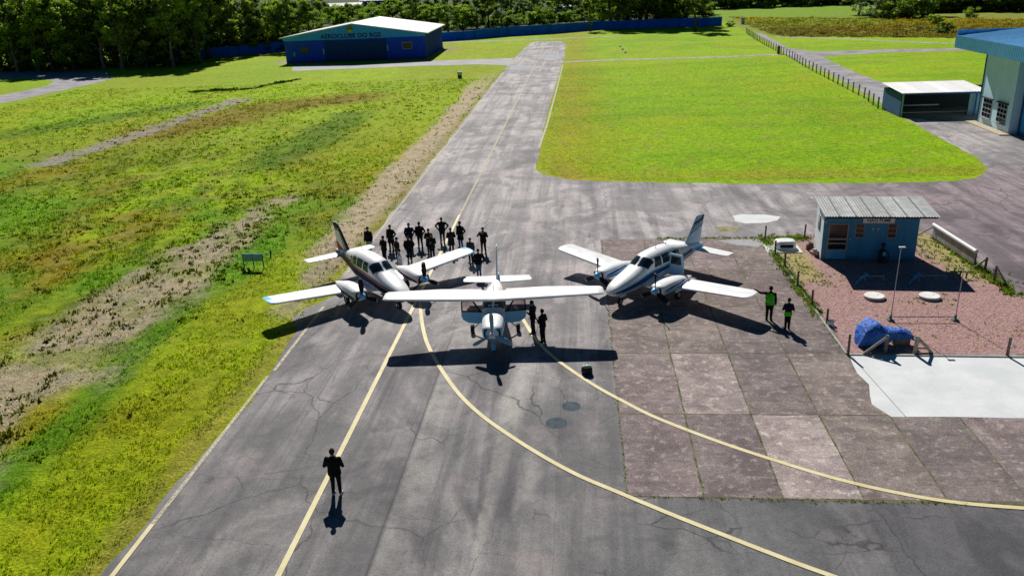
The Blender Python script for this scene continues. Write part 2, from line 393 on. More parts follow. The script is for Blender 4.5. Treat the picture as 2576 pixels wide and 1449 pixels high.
asph = [(-15.05, 2), (-15.05, 19.4), (-15.0, 25.5), (-14.85, 28), (-14.6, 30.5), (-14.75, 33)]+[G2(*q_) for q_ in [(748, 832), (738, 800), (762, 775), (850, 742)]]
asph += [(-15.2, 43.6), (-15.0, 48), (-14.95, 60), (-15.0, 75), (-15.1, 100), (-15.15, 140)]+[G2(*q_) for q_ in [(1266, 180), (1290, 150), (1332, 110), (1346, 105), (1412, 105), (1424, 112), (1418, 150), (1412, 166), (1390, 240), (1364, 340), (1348, 424), (1356, 436), (1385, 444), (1440, 453), (1600, 459), (1900, 463), (2200, 461), (2400, 456), (2450, 449), (2476, 436), (2484, 426), (2462, 400), (2400, 366), (2300, 312), (2262, 293)]]
asph += [(43.0, 93.2), (90, 93), (90, 2)]
poly_sheet('taxiway', asph, .010, M_ASPH, sub=.7, jit=.16)

def flat_mat(name, ca, cb, sc=1.0, fine=12, rough=.85):
    m, t, b = new_mat(name); p = geoco(t); n1 = noise(t, p, sc, 5, .62, .4); n2 = noise(t, p, fine, 4, .75)
    c = mixc(t, rng(t, n1, .33, .67), ca, cb)
    c = mixc(t, 1.0, c, mixc(t, rng(t, n2, .3, .72), (.78, .78, .78), (1.2, 1.2, 1.2)), 'MULTIPLY')
    t.links.new(c, b.inputs['Base Color']); b.inputs['Roughness'].default_value = rough; b.inputs['Specular IOR Level'].default_value = .25
    bump(t, b, n2, .3, .03); return m
M_PATH = flat_mat('gravel_path', (.30, .27, .24), (.50, .46, .41), .5, 8)
M_ROAD = flat_mat('grey_road', (.24, .23, .245), (.42, .40, .42), .3, 6)
M_PALEROAD = flat_mat('pale_road', (.36, .355, .36), (.46, .45, .46), .3, 6)
poly_sheet('side_road', [G2(*q_) for q_ in [(735, 166), (900, 163), (1080, 154), (1200, 150), (1292, 147), (1283, 166), (1200, 163), (1080, 166), (900, 173), (735, 180)]], .014, M_PALEROAD, sub=1.5, jit=.3)
strip('footpath', cr([G2(1415, 157), G2(1560, 151), G2(1760, 146), G2(1966, 138)]), 2.3, .014, M_PATH)
strip('footpath', cr([G2(1110, 108), G2(1330, 101), G2(1480, 95), G2(1560, 92)]), 2.0, .013, M_PATH)
strip('footpath', cr([G2(1952, 93), G2(2100, 98), G2(2300, 107), G2(2440, 112)]), 2.2, .012, M_PATH)
poly_sheet('service_road', [G2(*q_) for q_ in [(2229, 268), (2160, 226), (2080, 184), (1990, 146), (1972, 134), (1940, 110), (1900, 86), (1915, 84), (1985, 122), (2050, 131), (2240, 125), (2430, 122), (2430, 128), (2240, 133), (2090, 141), (2072, 146), (2110, 164), (2160, 187), (2235, 214), (2320, 218), (2340, 262)]], .008, M_ROAD, sub=1.5, jit=.3)
poly_sheet('perimeter_road', [G2(*q_) for q_ in [(-60, 279), (0, 262), (150, 230), (240, 210), (288, 197), (262, 181), (110, 178), (-60, 182), (-60, 202), (60, 198), (118, 201), (138, 207), (115, 218), (0, 241), (-60, 253)]], .009, M_ROAD, sub=1.5, jit=.4)

# ---- concrete slab apron: one sheet of panels over dark joints
M_SLAB, t, b = new_mat('concrete_panels'); p = geoco(t); at = nd(t, 'ShaderNodeVertexColor', layer_name='tint').outputs[0]
n1 = noise(t, p, .55, 5, .65, .5); n2 = noise(t, p, 16, 4, .8); n3 = noise(t, p, 2.6, 5, .7); n4 = noise(t, p, 60, 2, .8); n5 = noise(t, mapping(t, p, (.6, 2.2, 1)), 1.2, 4, .7)
c = mixc(t, rng(t, n1, .32, .66), (.20, .160, .158), (.35, .29, .275))
c = mixc(t, rng(t, n3, .50, .68, 0, .8), c, (.54, .49, .45)); c = mixc(t, rng(t, n5, .52, .66, 0, .75), c, (.17, .15, .155)); c = mixc(t, rng(t, noise(t, p, .28, 4, .6), .54, .66, 0, .5), c, (.20, .165, .17))
c = mixc(t, 1.0, c, at, 'MULTIPLY')
c = mixc(t, 1.0, c, mixc(t, rng(t, n2, .3, .72), (.60, .60, .60), (1.36, 1.34, 1.33)), 'MULTIPLY')
c = mixc(t, 1.0, c, mixc(t, rng(t, n4, .3, .7), (.78, .78, .78), (1.24, 1.24, 1.24)), 'MULTIPLY')
t.links.new(c, b.inputs['Base Color']); b.inputs['Roughness'].default_value = .9; b.inputs['Specular IOR Level'].default_value = .25
bump(t, b, n2, .45, .03)
M_JOINT = flat_mat('joint_dirt', (.075, .07, .05), (.20, .20, .10), 1.5, 20)
xs = [1.47, 4.08, 6.74, 9.42, 12.15, 14.8, 17.45, 20.1, 22.75, 25.4]
ys = [24.0, 29.7, 35.45, 41.2, 46.9, 53.3]
MB1 = MB()
MB1.add([(1.45, 24.0, .012), (25.45, 23.7, .012), (25.45, 35.45, .012), (12.1, 35.45, .012), (12.1, 53.3, .012), (1.2, 53.3, .012)], [(0, 1, 2, 3, 4, 5)], 1)
tint = [(1, 1, 1)]*6
for i in range(9):
    for j in range(5):
        if j >= 2 and i >= 4: continue
        tv = random.uniform(.84, 1.12); tv *= .90; tc = (tv*random.uniform(.98, 1.05), tv, tv*random.uniform(.96, 1.03))
        if (i, j) == (2, 0): tc = (1.42, 1.42, 1.42)
        if (i, j) == (1, 1): tc = (1.25, 1.25, 1.25)
        if j >= 2 and i < 4: tc = tuple(.92*q_ for q_ in tc)
        g = .035
        x0, x1, y0, y1 = xs[i]+g, xs[i+1]-g, ys[j]+g, ys[j+1]-g
        nxx, nyy = 4, 7
        vs = []
        for a in range(nyy+1):
            for bq in range(nxx+1):
                jx = random.uniform(-.02, .02) if bq in (0, nxx) else 0; jy = random.uniform(-.02, .02) if a in (0, nyy) else 0
                yy = y0+(y1-y0)*a/nyy+jy; vs.append((x0+(x1-x0)*bq/nxx+jx-.012*(yy-24)*(i == 0 and bq == 0), yy, .017))
        MB1.add(vs, [(a*(nxx+1)+c_, a*(nxx+1)+c_+1, (a+1)*(nxx+1)+c_+1, (a+1)*(nxx+1)+c_) for a in range(nyy) for c_ in range(nxx)], 0); tint += [tc]*len(vs)
o = MB1.build('concrete_apron', [M_SLAB, M_JOINT]); set_col(o.data, np.array(tint)); o['kind'] = 'structure'

# ---- new white concrete pad
M_PAD, t, b = new_mat('new_concrete'); p = geoco(t)
n1 = noise(t, p, .7, 4); n2 = noise(t, p, 20, 3, .7); n3 = noise(t, mapping(t, p, (.4, 5, 1)), 1, 3)
c = mixc(t, rng(t, n1, .3, .7), (.66, .70, .71), (.80, .82, .82)); c = mixc(t, rng(t, n3, .5, .75, 0, .5), c, (.72, .73, .70))
c = mixc(t, 1.0, c, mixc(t, rng(t, n2, .3, .7), (.94, .94, .94), (1.05, 1.05, 1.05)), 'MULTIPLY')
t.links.new(c, b.inputs['Base Color']); b.inputs['Roughness'].default_value = .85
poly_sheet('white_pad', [(12.26, 35.2), (30, 35.0), (30, 29.4), (12.2, 29.6), (11.78, 30.6), (11.95, 31.3), (12.25, 32.3), (12.05, 33.4)], .023, M_PAD, sub=.6, jit=.05)
strip('saw_cut', [Vector((12.3, 35.1)), Vector((12.75, 29.55))], .025, .027, M_JOINT)
poly_sheet('pale_patch', [G2(*q_) for q_ in [(1843, 545), (1870, 539), (1925, 540), (1962, 547), (1955, 556), (1930, 562), (1880, 563), (1848, 557)]], .016, M_PAD, sub=.4, jit=.15)
poly_sheet('pale_patch', [G2(*q_) for q_ in [(1800, 606), (1900, 602), (1918, 612), (1905, 622), (1850, 618)]], .021, M_PALEROAD, sub=.4, jit=.15)
poly_sheet('grass_patch', [G2(*q_) for q_ in [(1792, 573), (1830, 569), (1866, 574), (1852, 583), (1815, 583)]], .017, flat_mat('dry_grass', (.18, .17, .05), (.40, .34, .18), 1.5, 9), sub=.4, jit=.2)

# ---- red gravel yard
M_RED, t, b = new_mat('red_gravel'); p = geoco(t); sx = nd(t, 'ShaderNodeSeparateXYZ', {0: p}); X, Y = sx.outputs[0], sx.outputs[1]
v = nd(t, 'ShaderNodeTexVoronoi', {'Vector': p, 'Scale': 11.0}); n1 = noise(t, p, .6, 4, .6); n2 = noise(t, p, 3.0, 4, .7); n3 = noise(t, p, 30, 3, .8)
c = mixc(t, rng(t, v.outputs['Color'], 0, 1), (.24, .115, .11), (.54, .33, .32)); c = mixc(t, rng(t, n3, .3, .7, 0, .5), c, (.38, .235, .225))
wl = rng(t, X, 14.6, 13.2); wr = rng(t, X, 20.4, 22.2); wb = rng(t, Y, 43.4, 46.5)
wf = mth(t, 'MAXIMUM', mth(t, 'MULTIPLY', mth(t, 'MAXIMUM', wl, wr), wb), .12)
wf = mth(t, 'MULTIPLY', rng(t, mth(t, 'ADD', n2, mth(t, 'MULTIPLY', wf, .28)), .56, .74), .85)
c = mixc(t, wf, c, mixc(t, n1, (.26, .25, .03), (.48, .40, .16)))
t.links.new(c, b.inputs['Base Color']); b.inputs['Roughness'].default_value = .95; bump(t, b, v.outputs['Distance'], .7, .05)
poly_sheet('gravel_yard', [(12.1, 53.2), (12.15, 47.5), (12.2, 41.8), (12.28, 35.3), (19.8, 35.05), (32, 34.9), (32, 40.0), (23.3, 42.5), (23.0, 46), (22.75, 53.5), (22.6, 54.2), (14.6, 54.0)], .016, M_RED, sub=.5, jit=.08)
M_KERB = mat('weathered_concrete', (.40, .39, .36), .9, .2, 4)
mb = MB()
for (a, b_) in (((12.2, 35.27), (19.8, 35.02)), ((19.8, 35.02), (32, 34.85))):
    a = Vector(a); b_ = Vector(b_); d = b_-a; mb.box(((a.x+b_.x)/2, (a.y+b_.y)/2, .035), (d.length-.01, .14, .07), rz=math.atan2(d.y, d.x))
mb.build('front_kerb', M_KERB)['kind'] = 'structure'
mb = MB(); a = Vector((12.02, 53.0)); b_ = Vector((12.16, 35.4)); d = b_-a
mb.box(((a.x+b_.x)/2, (a.y+b_.y)/2, .03), (d.length, .12, .06), rz=math.atan2(d.y, d.x)); mb.build('side_kerb', M_KERB)['kind'] = 'structure'

# ---- painted lines
M_YEL, t, b = new_mat('yellow_paint'); p = geoco(t); n1 = noise(t, p, 18, 4, .7); n2 = noise(t, p, 1.3, 3)
c = mixc(t, rng(t, n2, .3, .7), (.70, .60, .30), (.80, .72, .42)); c = mixc(t, rng(t, n1, .52, .72, 0, .55), c, (.34, .31, .25))
t.links.new(c, b.inputs['Base Color']); b.inputs['Roughness'].default_value = .7
M_YFADE, t, b = new_mat('worn_paint'); p = geoco(t); n1 = noise(t, p, 11, 5, .75); n2 = noise(t, p, .6, 3)
c = mixc(t, rng(t, n2, .3, .7), (.58, .52, .36), (.66, .60, .44)); t.links.new(c, b.inputs['Base Color']); b.inputs['Roughness'].default_value = .8
tr = nd(t, 'ShaderNodeBsdfTransparent'); mx = nd(t, 'ShaderNodeMixShader', {0: rng(t, n1, .45, .66, .05, .85), 1: b.outputs[0], 2: tr.outputs[0]})
t.links.new(mx.outputs[0], t.nodes['Material Output'].inputs[0])
zz = .030
XC = -9.42
strip('centre_line', [Vector((XC-.03, y)) for y in range(4, 62, 2)], .20, zz, M_YEL)
strip('centre_line', [Vector((XC, y)) for y in range(60, 226, 4)], .17, zz, M_YFADE)
strip('curved_line', cr([G2(*q_) for q_ in [(1055, 735), (1059, 790), (1066, 835), (1078, 872), (1105, 922), (1150, 986), (1200, 1036), (1260, 1081), (1350, 1139), (1450, 1194), (1560, 1241), (1700, 1299), (1850, 1358), (2000, 1416), (2100, 1452), (2260, 1510)]]), .19, zz, M_YEL)
strip('curved_line', cr([G2(*q_) for q_ in [(1295, 770), (1318, 808), (1345, 850), (1385, 893), (1440, 934), (1500, 973), (1560, 1006), (1650, 1051), (1800, 1109), (1950, 1159), (2100, 1204), (2250, 1239), (2400, 1264), (2576, 1279), (2760, 1290)]]), .19, zz, M_YEL)
strip('edge_line', [Vector((-14.72, y)) for y in range(4, 23, 2)], .17, zz, M_YEL)
strip('edge_line', [Vector((-14.71, y)) for y in np.arange(22, 33.4, 1.0)], .16, zz, M_YFADE)
strip('edge_line', [Vector((-14.6, y)) for y in np.arange(33.5, 42, 1.0)], .17, zz, M_YFADE)
strip('edge_line', [Vector((-14.72, y)) for y in range(47, 160, 3)], .15, zz, M_YFADE)
strip('edge_line', [Vector(p_) for p_ in ((-4.55, 85), (-4.25, 100), (-4.0, 130), (-3.8, 168))], .22, zz, M_YFADE)
M_STAIN = flat_mat('oil_stain', (.055, .08, .10), (.10, .13, .155), 4, 16, .95)
for (u, v_, rr) in ((1437, 1022, .40), (1400, 1064, .44)):
    q_ = G(u, v_); mb = MB(); mb.disc((q_.x, q_.y, .014), rr, 28); mb.build('oil_stain', M_STAIN)['kind'] = 'structure'
poly_sheet('oil_stain', [G2(*q_) for q_ in [(1640, 1330), (1690, 1325), (1740, 1350), (1720, 1385), (1660, 1375)]], .0135, M_ASPH)
# pale crossing bands where the side road meets the taxiway
poly_sheet('faded_band', [G2(*q_) for q_ in [(1287, 166), (1340, 166), (1352, 176), (1276, 178)]], .018, flat_mat('pale_asphalt', (.30, .33, .35), (.44, .46, .48), .8, 6), sub=.8, jit=.3)
poly_sheet('faded_band', [G2(*q_) for q_ in [(1362, 138), (1412, 138), (1411, 150), (1352, 150)]], .018, bpy.data.materials['pale_asphalt'], sub=.8, jit=.3)
strip('faded_band', [Vector(G2(1358, 180)), Vector(G2(1380, 140))], .5, .019, M_PALEROAD)

# ---- grass blades, weeds, reeds (nobody could count them)
def tufts(name, X, Y, cols, h, wd, m, blades=4, lean=.55, z0=0.0, seed=0):
    rg = np.random.default_rng(seed); n = len(X); N = n*blades
    bx = np.repeat(X, blades)+rg.normal(0, 1, N)*np.repeat(wd, blades)*1.2; by = np.repeat(Y, blades)+rg.normal(0, 1, N)*np.repeat(wd, blades)*1.2
    a = rg.uniform(0, 2*PI, N); hh = np.repeat(h, blades)*rg.uniform(.5, 1.15, N); ww = np.repeat(wd, blades)*rg.uniform(.35, .9, N)
    le = rg.uniform(0, lean, N)*hh; la = rg.uniform(0, 2*PI, N)
    co = np.zeros((N, 3, 3)); co[:, 0, 0] = bx-np.cos(a)*ww; co[:, 0, 1] = by-np.sin(a)*ww; co[:, 1, 0] = bx+np.cos(a)*ww; co[:, 1, 1] = by+np.sin(a)*ww
    co[:, :2, 2] = z0-.01; co[:, 2, 0] = bx+np.cos(la)*le; co[:, 2, 1] = by+np.sin(la)*le; co[:, 2, 2] = z0+hh
    me = bpy.data.meshes.new(name); np_mesh(me, co.reshape(-1, 3), np.arange(N*3).reshape(-1, 3))
    cs = np.repeat(cols*np.where(rg.random((n, 1)) < .16, .38, 1.0)*rg.uniform(.75, 1.2, (n, 1)), blades, 0)*rg.uniform(.7, 1.25, (N, 1)); cs = np.repeat(cs, 3, 0); set_col(me, np.clip(cs, 0, 1))
    me.materials.append(m); return link(name, me)
m, t, b = new_mat('grass_blade'); at = nd(t, 'ShaderNodeVertexColor', layer_name='tint').outputs[0]
t.links.new(at, b.inputs['Base Color']); b.inputs['Roughness'].default_value = .7; b.inputs['Specular IOR Level'].default_value = .15
tl = nd(t, 'ShaderNodeBsdfTranslucent', {'Color': mixc(t, 1.0, at, (1.0, 1.15, .6), 'MULTIPLY')}); mx = nd(t, 'ShaderNodeMixShader', {0: .35, 1: b.outputs[0], 2: tl.outputs[0]})
t.links.new(mx.outputs[0], t.nodes['Material Output'].inputs[0]); M_BLADE = m
XX = []; YY = []; HH = []; WW = []
for (x0, x1, y0, y1, dens, h0, w0) in ((-34, -14.9, 15, 34, 46, .10, .032), (-42, -14.9, 34, 56, 24, .12, .045), (-60, -15.2, 56, 90, 9, .15, .07), (-95, -15.3, 90, 150, 2.6, .18, .11)):
    n = int((x1-x0)*(y1-y0)*dens); x = RNG.uniform(x0, x1, n); y = RNG.uniform(y0, y1, n)
    ok = (fbm(x*.7, y*.6, 61, 3) > .40); x = x[ok]; y = y[ok]
    XX.append(x); YY.append(y); HH.append(h0*(.35+1.3*fbm(x*.2, y*.15, 71)*RNG.uniform(.5, 1.3, len(x)))); WW.append(np.full(len(x), w0))
XX = np.concatenate(XX); YY = np.concatenate(YY); HH = np.concatenate(HH); WW = np.concatenate(WW)
cl, _ = ground_color(XX, YY)
# little grows on bare earth or asphalt
bare = cl[:, 2] > .12; keep = (~bare | (RNG.random(len(XX)) < .22)) & ~((XX > -15.2) & (YY > 42)) & ~((XX > -15.4) & (YY < 42))
inr = (XX > -15.6) & (YY < 45); keep &= ~(inr & (XX > -15.25))
cl = np.where(bare[:, None], olive[None]*.9, cl)
o = tufts('grass', XX[keep], YY[keep], cl[keep]*1.12, HH[keep], WW[keep], M_BLADE, 4); o['kind'] = 'stuff'
# coarse dark tufts in the rough field
n = 15000; x = RNG.uniform(-75, -17.5, n); y = 15+RNG.random(n)**1.4*115; d = pdist(x, y, TRACK)
ok = (RNG.random(n) < np.where(d < 4.8, .95, np.where(x < -21.5, np.where(y > 58, .26, .5), .06))) & (fbm(x*.45, y*.3, 13) > .47)
x, y = x[ok], y[ok]; cs = olive[None]*RNG.uniform(.25, .8, (len(x), 1))
o = tufts('rough_grass', x, y, cs, RNG.uniform(.08, .26, len(x)), RNG.uniform(.05, .13, len(x)), M_BLADE, 8, .9); o['kind'] = 'stuff'
# scrub row
x = []; y = []
for (a, b_) in zip(SCRUB[:-1], SCRUB[1:]):
    for k in range(90): s_ = random.random(); x.append(a[0]+(b_[0]-a[0])*s_+random.gauss(0, .5)); y.append(a[1]+(b_[1]-a[1])*s_+random.gauss(0, .9))
x = np.array(x); y = np.array(y)
o = tufts('scrub', x, y, np.tile((dark*.9)[None], (len(x), 1)), RNG.uniform(.12, .42, len(x))*sst(fbm(x*.3, y*.3, 7), .3, .6), RNG.uniform(.15, .3, len(x)), M_BLADE, 10, .7); o['kind'] = 'stuff'
# mown lawn texture on the right
n = 46000; x = RNG.uniform(-4, 42, n); y = 69.5+(RNG.random(n)**1.3)*101
ln = [Vector(p_) for p_ in ((-4.0, 85.3), (-1, 77.5), (31, 74.0), (34.6, 76.5), (36.6, 97), (39.8, 150), (41.8, 172), (-3.4, 172))]
def inside(px, py, poly):
    r = np.zeros(px.shape, bool); j = len(poly)-1
    for i in range(len(poly)):
        xi, yi = poly[i]; xj, yj = poly[j]
        r ^= ((yi > py) != (yj > py)) & (px < (xj-xi)*(py-yi)/(yj-yi+1e-12)+xi); j = i
    return r
LAWN = [(p_.x, p_.y) for p_ in ln]
ok = inside(x, y, [G2(*q_) for q_ in [(1352, 422), (1395, 442), (1600, 455), (2200, 457), (2440, 447), (2474, 432), (2395, 368), (2290, 312), (2222, 272), (1960, 150), (1424, 170), (1395, 240)]])
x, y = x[ok], y[ok]; cl, _ = ground_color(x, y); cl = np.where(RNG.random((len(x), 1)) < .05, straw[None]*1.3, cl)
o = tufts('lawn_grass', x, y, cl*1.25, RNG.uniform(.03, .07, len(x)), RNG.uniform(.03, .09, len(x)), M_BLADE, 3, 1.2); o['kind'] = 'stuff'
# weeds along joints, posts and the yard edge
x = []; y = []; sz = []
def along(a, b_, n_, sp, s0):
    for k in range(n_):
        s_ = random.random(); x.append(a[0]+(b_[0]-a[0])*s_+random.gauss(0, sp)); y.append(a[1]+(b_[1]-a[1])*s_+random.gauss(0, sp)); sz.append(s0*random.uniform(.4, 1.2))
along((12.0, 53), (12.1, 40), 520, .16, .16); along((12.1, 40), (12.15, 35.5), 60, .08, .08); along((1.25, 53), (1.47, 24.1), 260, .04, .05); along((1.5, 24.0), (13, 23.85), 130, .05, .06)
along((5, 53.35), (12, 53.2), 200, .12, .10); along((12.2, 53), (14.8, 53), 160, .35, .18); along((23.0, 53), (23.0, 42.5), 420, .25, .2); along((21, 53), (22.6, 44.5), 260, .7, .14); along((12.7, 50), (13.9, 44), 240, .6, .1)
along((15, 40), (22, 37), 90, 1.3, .09); along((16.8, 42), (19.5, 42), 50, .4, .1)
for jx in xs[1:4]: along((jx, 24), (jx, 36), 40, .04, .04)
x = np.array(x); y = np.array(y); sz = np.array(sz)
f_ = RNG.random((len(x), 1)); cs = lush[None]*f_+straw[None]*.7*(1-f_)
o = tufts('weeds', x, y, cs, sz, np.clip(sz*.35, .02, .08), M_BLADE, 7, .9, .015); o['kind'] = 'stuff'
# reeds and rank weeds of the far meadow
n = 5200; u = RNG.uniform(1835, 2700, n); v_ = RNG.uniform(44, 92, n)+(u-1835)*.008
ok = u > 1838+(v_-46)*2.6; u, v_ = u[ok], v_[ok]; n = len(u)
P_ = np.array([G2(a, b_) for a, b_ in zip(u, v_)]); x, y = P_[:, 0], P_[:, 1]; f_ = fbm(x*.05, y*.03, 8); g_ = sst(v_, 50, 80)
cs = mixn(np.array((.44, .47, .07))[None], np.array((.58, .40, .03))[None], sst(f_, .42, .62)); cs = mixn(cs, np.array((.26, .19, .09))[None], g_*.7)
o = tufts('reeds', x, y, cs, RNG.uniform(.06, .40, n)*(1+1.3*(RNG.random(n) < .12)), RNG.uniform(.25, .6, n), M_BLADE, 9, .9, seed=3); o['kind'] = 'stuff'
# ================================================================== AEROPLANES
M_WHITE = mat('white_aircraft_paint', (.92, .93, .94), .38, .03, 1.5, spec=.35)
M_PBLUE = mat('sky_blue_paint_and_shade', (.20, .62, 1.0), .35, .07, 1.5, coat=.3)  # blue trim, and blue shade painted onto white aircraft parts
M_NAVY = mat('navy_aircraft_paint', (.008, .014, .07), .5, .1, 2, spec=.2)
M_TEAL = mat('dark_blue_stripe_paint', (.010, .065, .20), .45, .1, 2, spec=.25)
M_LSTR = mat('grey_blue_stripe_paint', (.20, .44, .62), .35, .1, 2, coat=.3)
M_REDP = mat('red_aircraft_paint', (.40, .006, .02), .5, .1, 2, spec=.2)
M_BLACK = mat('black_rubber', (.012, .012, .013), .75, .2, 6)
M_METAL = mat('bare_metal', (.55, .56, .58), .35, .15, 5, metal=1.0)
M_DARK = mat('dark_opening', (.008, .008, .009), .8, .1)
M_GREYP = mat('grey_undercarriage_paint', (.45, .47, .50), .4, .12, 4)
m, t, b = new_mat('cockpit_glass'); b.inputs['Base Color'].default_value = (.015, .035, .045, 1); b.inputs['Roughness'].default_value = .06; b.inputs['Specular IOR Level'].default_value = .8; M_GLASS = m
m, t, b = new_mat('clear_window'); b.inputs['Base Color'].default_value = (.02, .02, .02, 1); b.inputs['Roughness'].default_value = .05
tr = nd(t, 'ShaderNodeBsdfTransparent', {'Color': (.78, .62, .64, 1)}); mx = nd(t, 'ShaderNodeMixShader', {0: .80, 1: b.outputs[0], 2: tr.outputs[0]}); t.links.new(mx.outputs[0], t.nodes['Material Output'].inputs[0]); M_CLEAR = m

def pchip(xs, ys, x):
    n = len(xs)
    if x <= xs[0]: return ys[0]
    if x >= xs[-1]: return ys[-1]
    h = [xs[i+1]-xs[i] for i in range(n-1)]; dl = [(ys[i+1]-ys[i])/h[i] for i in range(n-1)]
    def sl(i):
        if i == 0: return dl[0]
        if i == n-1: return dl[-1]
        if dl[i-1]*dl[i] <= 0: return 0.0
        w1 = 2*h[i]+h[i-1]; w2 = h[i]+2*h[i-1]; return (w1+w2)/(w1/dl[i-1]+w2/dl[i])
    for i in range(n-1):
        if x <= xs[i+1]:
            s_ = (x-xs[i])/h[i]; a = sl(i)*h[i]; b_ = sl(i+1)*h[i]
            return ys[i]*(1+2*s_)*(1-s_)**2+a*s_*(1-s_)**2+ys[i+1]*s_*s_*(3-2*s_)+b_*s_*s_*(s_-1)
class Loft:
    """body of superelliptic rings; d = distance aft of the nose, x = x0-d"""
    def __init__(s, rows, x0, n=2.5, y0=0.0, nose=(0, 1.0)):
        s.ns = nose; s.c = list(zip(*rows)); s.x0 = x0; s.n = n; s.y0 = y0
    def prm(s, d): return [pchip(s.c[0], s.c[k], d) for k in range(1, 5)]
    def pt(s, d, a):
        zc, hw, ht, hb = s.prm(d); e = 2/s.n; sn, cs = math.sin(a), math.cos(a)
        if d < s.ns[0]: d = s.ns[0]-(s.ns[0]-d)*s.ns[1]
        return Vector((s.x0-d, s.y0+hw*math.copysign(abs(sn)**e, sn), zc+(ht if cs > 0 else hb)*math.copysign(abs(cs)**e, cs)))
    def ang(s, d, z, side):
        zc, hw, ht, hb = s.prm(d); c = (z-zc)/(ht if z > zc else hb); c = max(-.999, min(.999, c))
        return side*math.acos(math.copysign(abs(c)**(s.n/2), c))
    def nrm(s, d, a):
        e = 1e-3; u = s.pt(d+e, a)-s.pt(d-e, a); v = s.pt(d, a+e)-s.pt(d, a-e); n = u.cross(v)
        if n.length < 1e-12: return Vector((0, 0, 1))
        n.normalize(); p_ = s.pt(d, a); c = p_-Vector((p_.x, s.y0, s.prm(d)[0]))
        return n if n.dot(c) > 0 else -n
    def body(s, mb, mi=0, nd_=44, na=36):
        d0, d1 = s.c[0][0], s.c[0][-1]
        ds = [d0+(d1-d0)*(i/nd_)**1.15 for i in range(nd_+1)]
        mb.rings([[s.pt(d, 2*PI*(k+.5)/na) for k in range(na)] for d in ds], mi)
    def patch(s, mb, cs, mi=0, off=.008, ns=10, ntt=6, mode='a', side=1):
        """conformal panel; cs = four (d, a) or (d, z) corners in order"""
        vs = []
        for i in range(ns+1):
            for j in range(ntt+1):
                u, v = i/ns, j/ntt
                d = (cs[0][0]*(1-u)+cs[1][0]*u)*(1-v)+(cs[3][0]*(1-u)+cs[2][0]*u)*v
                z = (cs[0][1]*(1-u)+cs[1][1]*u)*(1-v)+(cs[3][1]*(1-u)+cs[2][1]*u)*v
                a = z if mode == 'a' else s.ang(d, z, side)
                vs.append(s.pt(d, a)+s.nrm(d, a)*off)
        mb.add(vs, [(i*(ntt+1)+j, (i+1)*(ntt+1)+j, (i+1)*(ntt+1)+j+1, i*(ntt+1)+j+1) for i in range(ns) for j in range(ntt)], mi, True)
    def band(s, mb, pts, mi, off=.006, side=1, n=40):
        """stripe: pts = (d, z_low, z_high) along the flank"""
        vs = []; c = list(zip(*pts))
        for i in range(n+1):
            d = c[0][0]+(c[0][-1]-c[0][0])*i/n
            lo, hi = pchip(c[0], c[1], d), pchip(c[0], c[2], d)
            for j in range(5):
                a = s.ang(d, lo+(hi-lo)*j/4, side); vs.append(s.pt(d, a)+s.nrm(d, a)*off)
        mb.add(vs, [(i*5+j, (i+1)*5+j, (i+1)*5+j+1, i*5+j+1) for i in range(n) for j in range(4)], mi, True)
def foil(c, th): return th*5*(.2969*math.sqrt(max(c, 0))-.126*c-.3516*c*c+.2843*c**3-.1015*c**4)
def surf(mb, secs, c0=0.0, c1=1.0, mi=0, axis='y', x0=0.0, n=9, camber=.02):
    """lifting surface: secs = (span, height, d_le, chord, thickness)"""
    R = []
    for (sp, hz, dl, ch, th) in secs:
        cs = [c0+(c1-c0)*(.5-.5*math.cos(PI*i/n)) for i in range(n+1)]
        upp = [(c, foil(c, th)+camber*4*c*(1-c)) for c in cs]; low = [(c, -foil(c, th)*.85+camber*4*c*(1-c)) for c in reversed(cs)]
        ring = []
        for c, z in upp+low[(1 if c1 >= 1 else 0):(-1 if c0 <= 0 else None)]:
            x = x0-(dl+c*ch); h = z*ch
            ring.append(Vector((x, sp, hz+h)) if axis == 'y' else Vector((x, h, sp)))
        R.append(ring)
    mb.rings(R, mi)
def lerp_sec(a, b, f): return tuple(a[i]*(1-f)+b[i]*f for i in range(5))
def propeller(parent, x, y, z, R_, spin_len, spin_r, angs, m_spin, m_blade=None):
    mb = MB(); rs = []
    for i in range(9):
        f_ = i/8; rr = spin_r*math.sqrt(max(0, 1-(1-f_)**2))+.002
        rs.append([Vector((x+spin_len*(1-f_), y+rr*math.cos(2*PI*k/16), z+rr*math.sin(2*PI*k/16))) for k in range(16)])
    mb.rings(rs, 0); p = mb.build('propeller', m_spin, parent)
    for a in angs:
        mb = MB(); er = Vector((0, math.cos(a), math.sin(a))); et = Vector((0, -math.sin(a), math.cos(a))); ex = Vector((1, 0, 0)); rings = []
        for f_ in (.10, .2, .35, .55, .75, .9, .97, 1.0):
            r = R_*f_; w_ = (.05, .085, .125, .135, .125, .105, .075, .03)[(.10, .2, .35, .55, .75, .9, .97, 1.0).index(f_)]; tw = math.radians(60-45*f_); th_ = .022*(1.2-f_)
            c = Vector((x+.03, y, z))+er*r; u = et*math.cos(tw)-ex*math.sin(tw); v = et*math.sin(tw)+ex*math.cos(tw)
            rings.append([c+u*w_*math.cos(2*PI*k/10)+v*th_*math.sin(2*PI*k/10) for k in range(10)])
        mb.rings(rings, 0); mb.rings([[v_+ (v_-(Vector((x+.03, y, z))+er*R_*q_))*.06 for v_ in rg_] for rg_, q_ in zip(rings[-3:], (.9, .97, 1.0))], 1)
        mb.build('blade', [m_blade or M_DARK, M_GREYP], p)
    return p
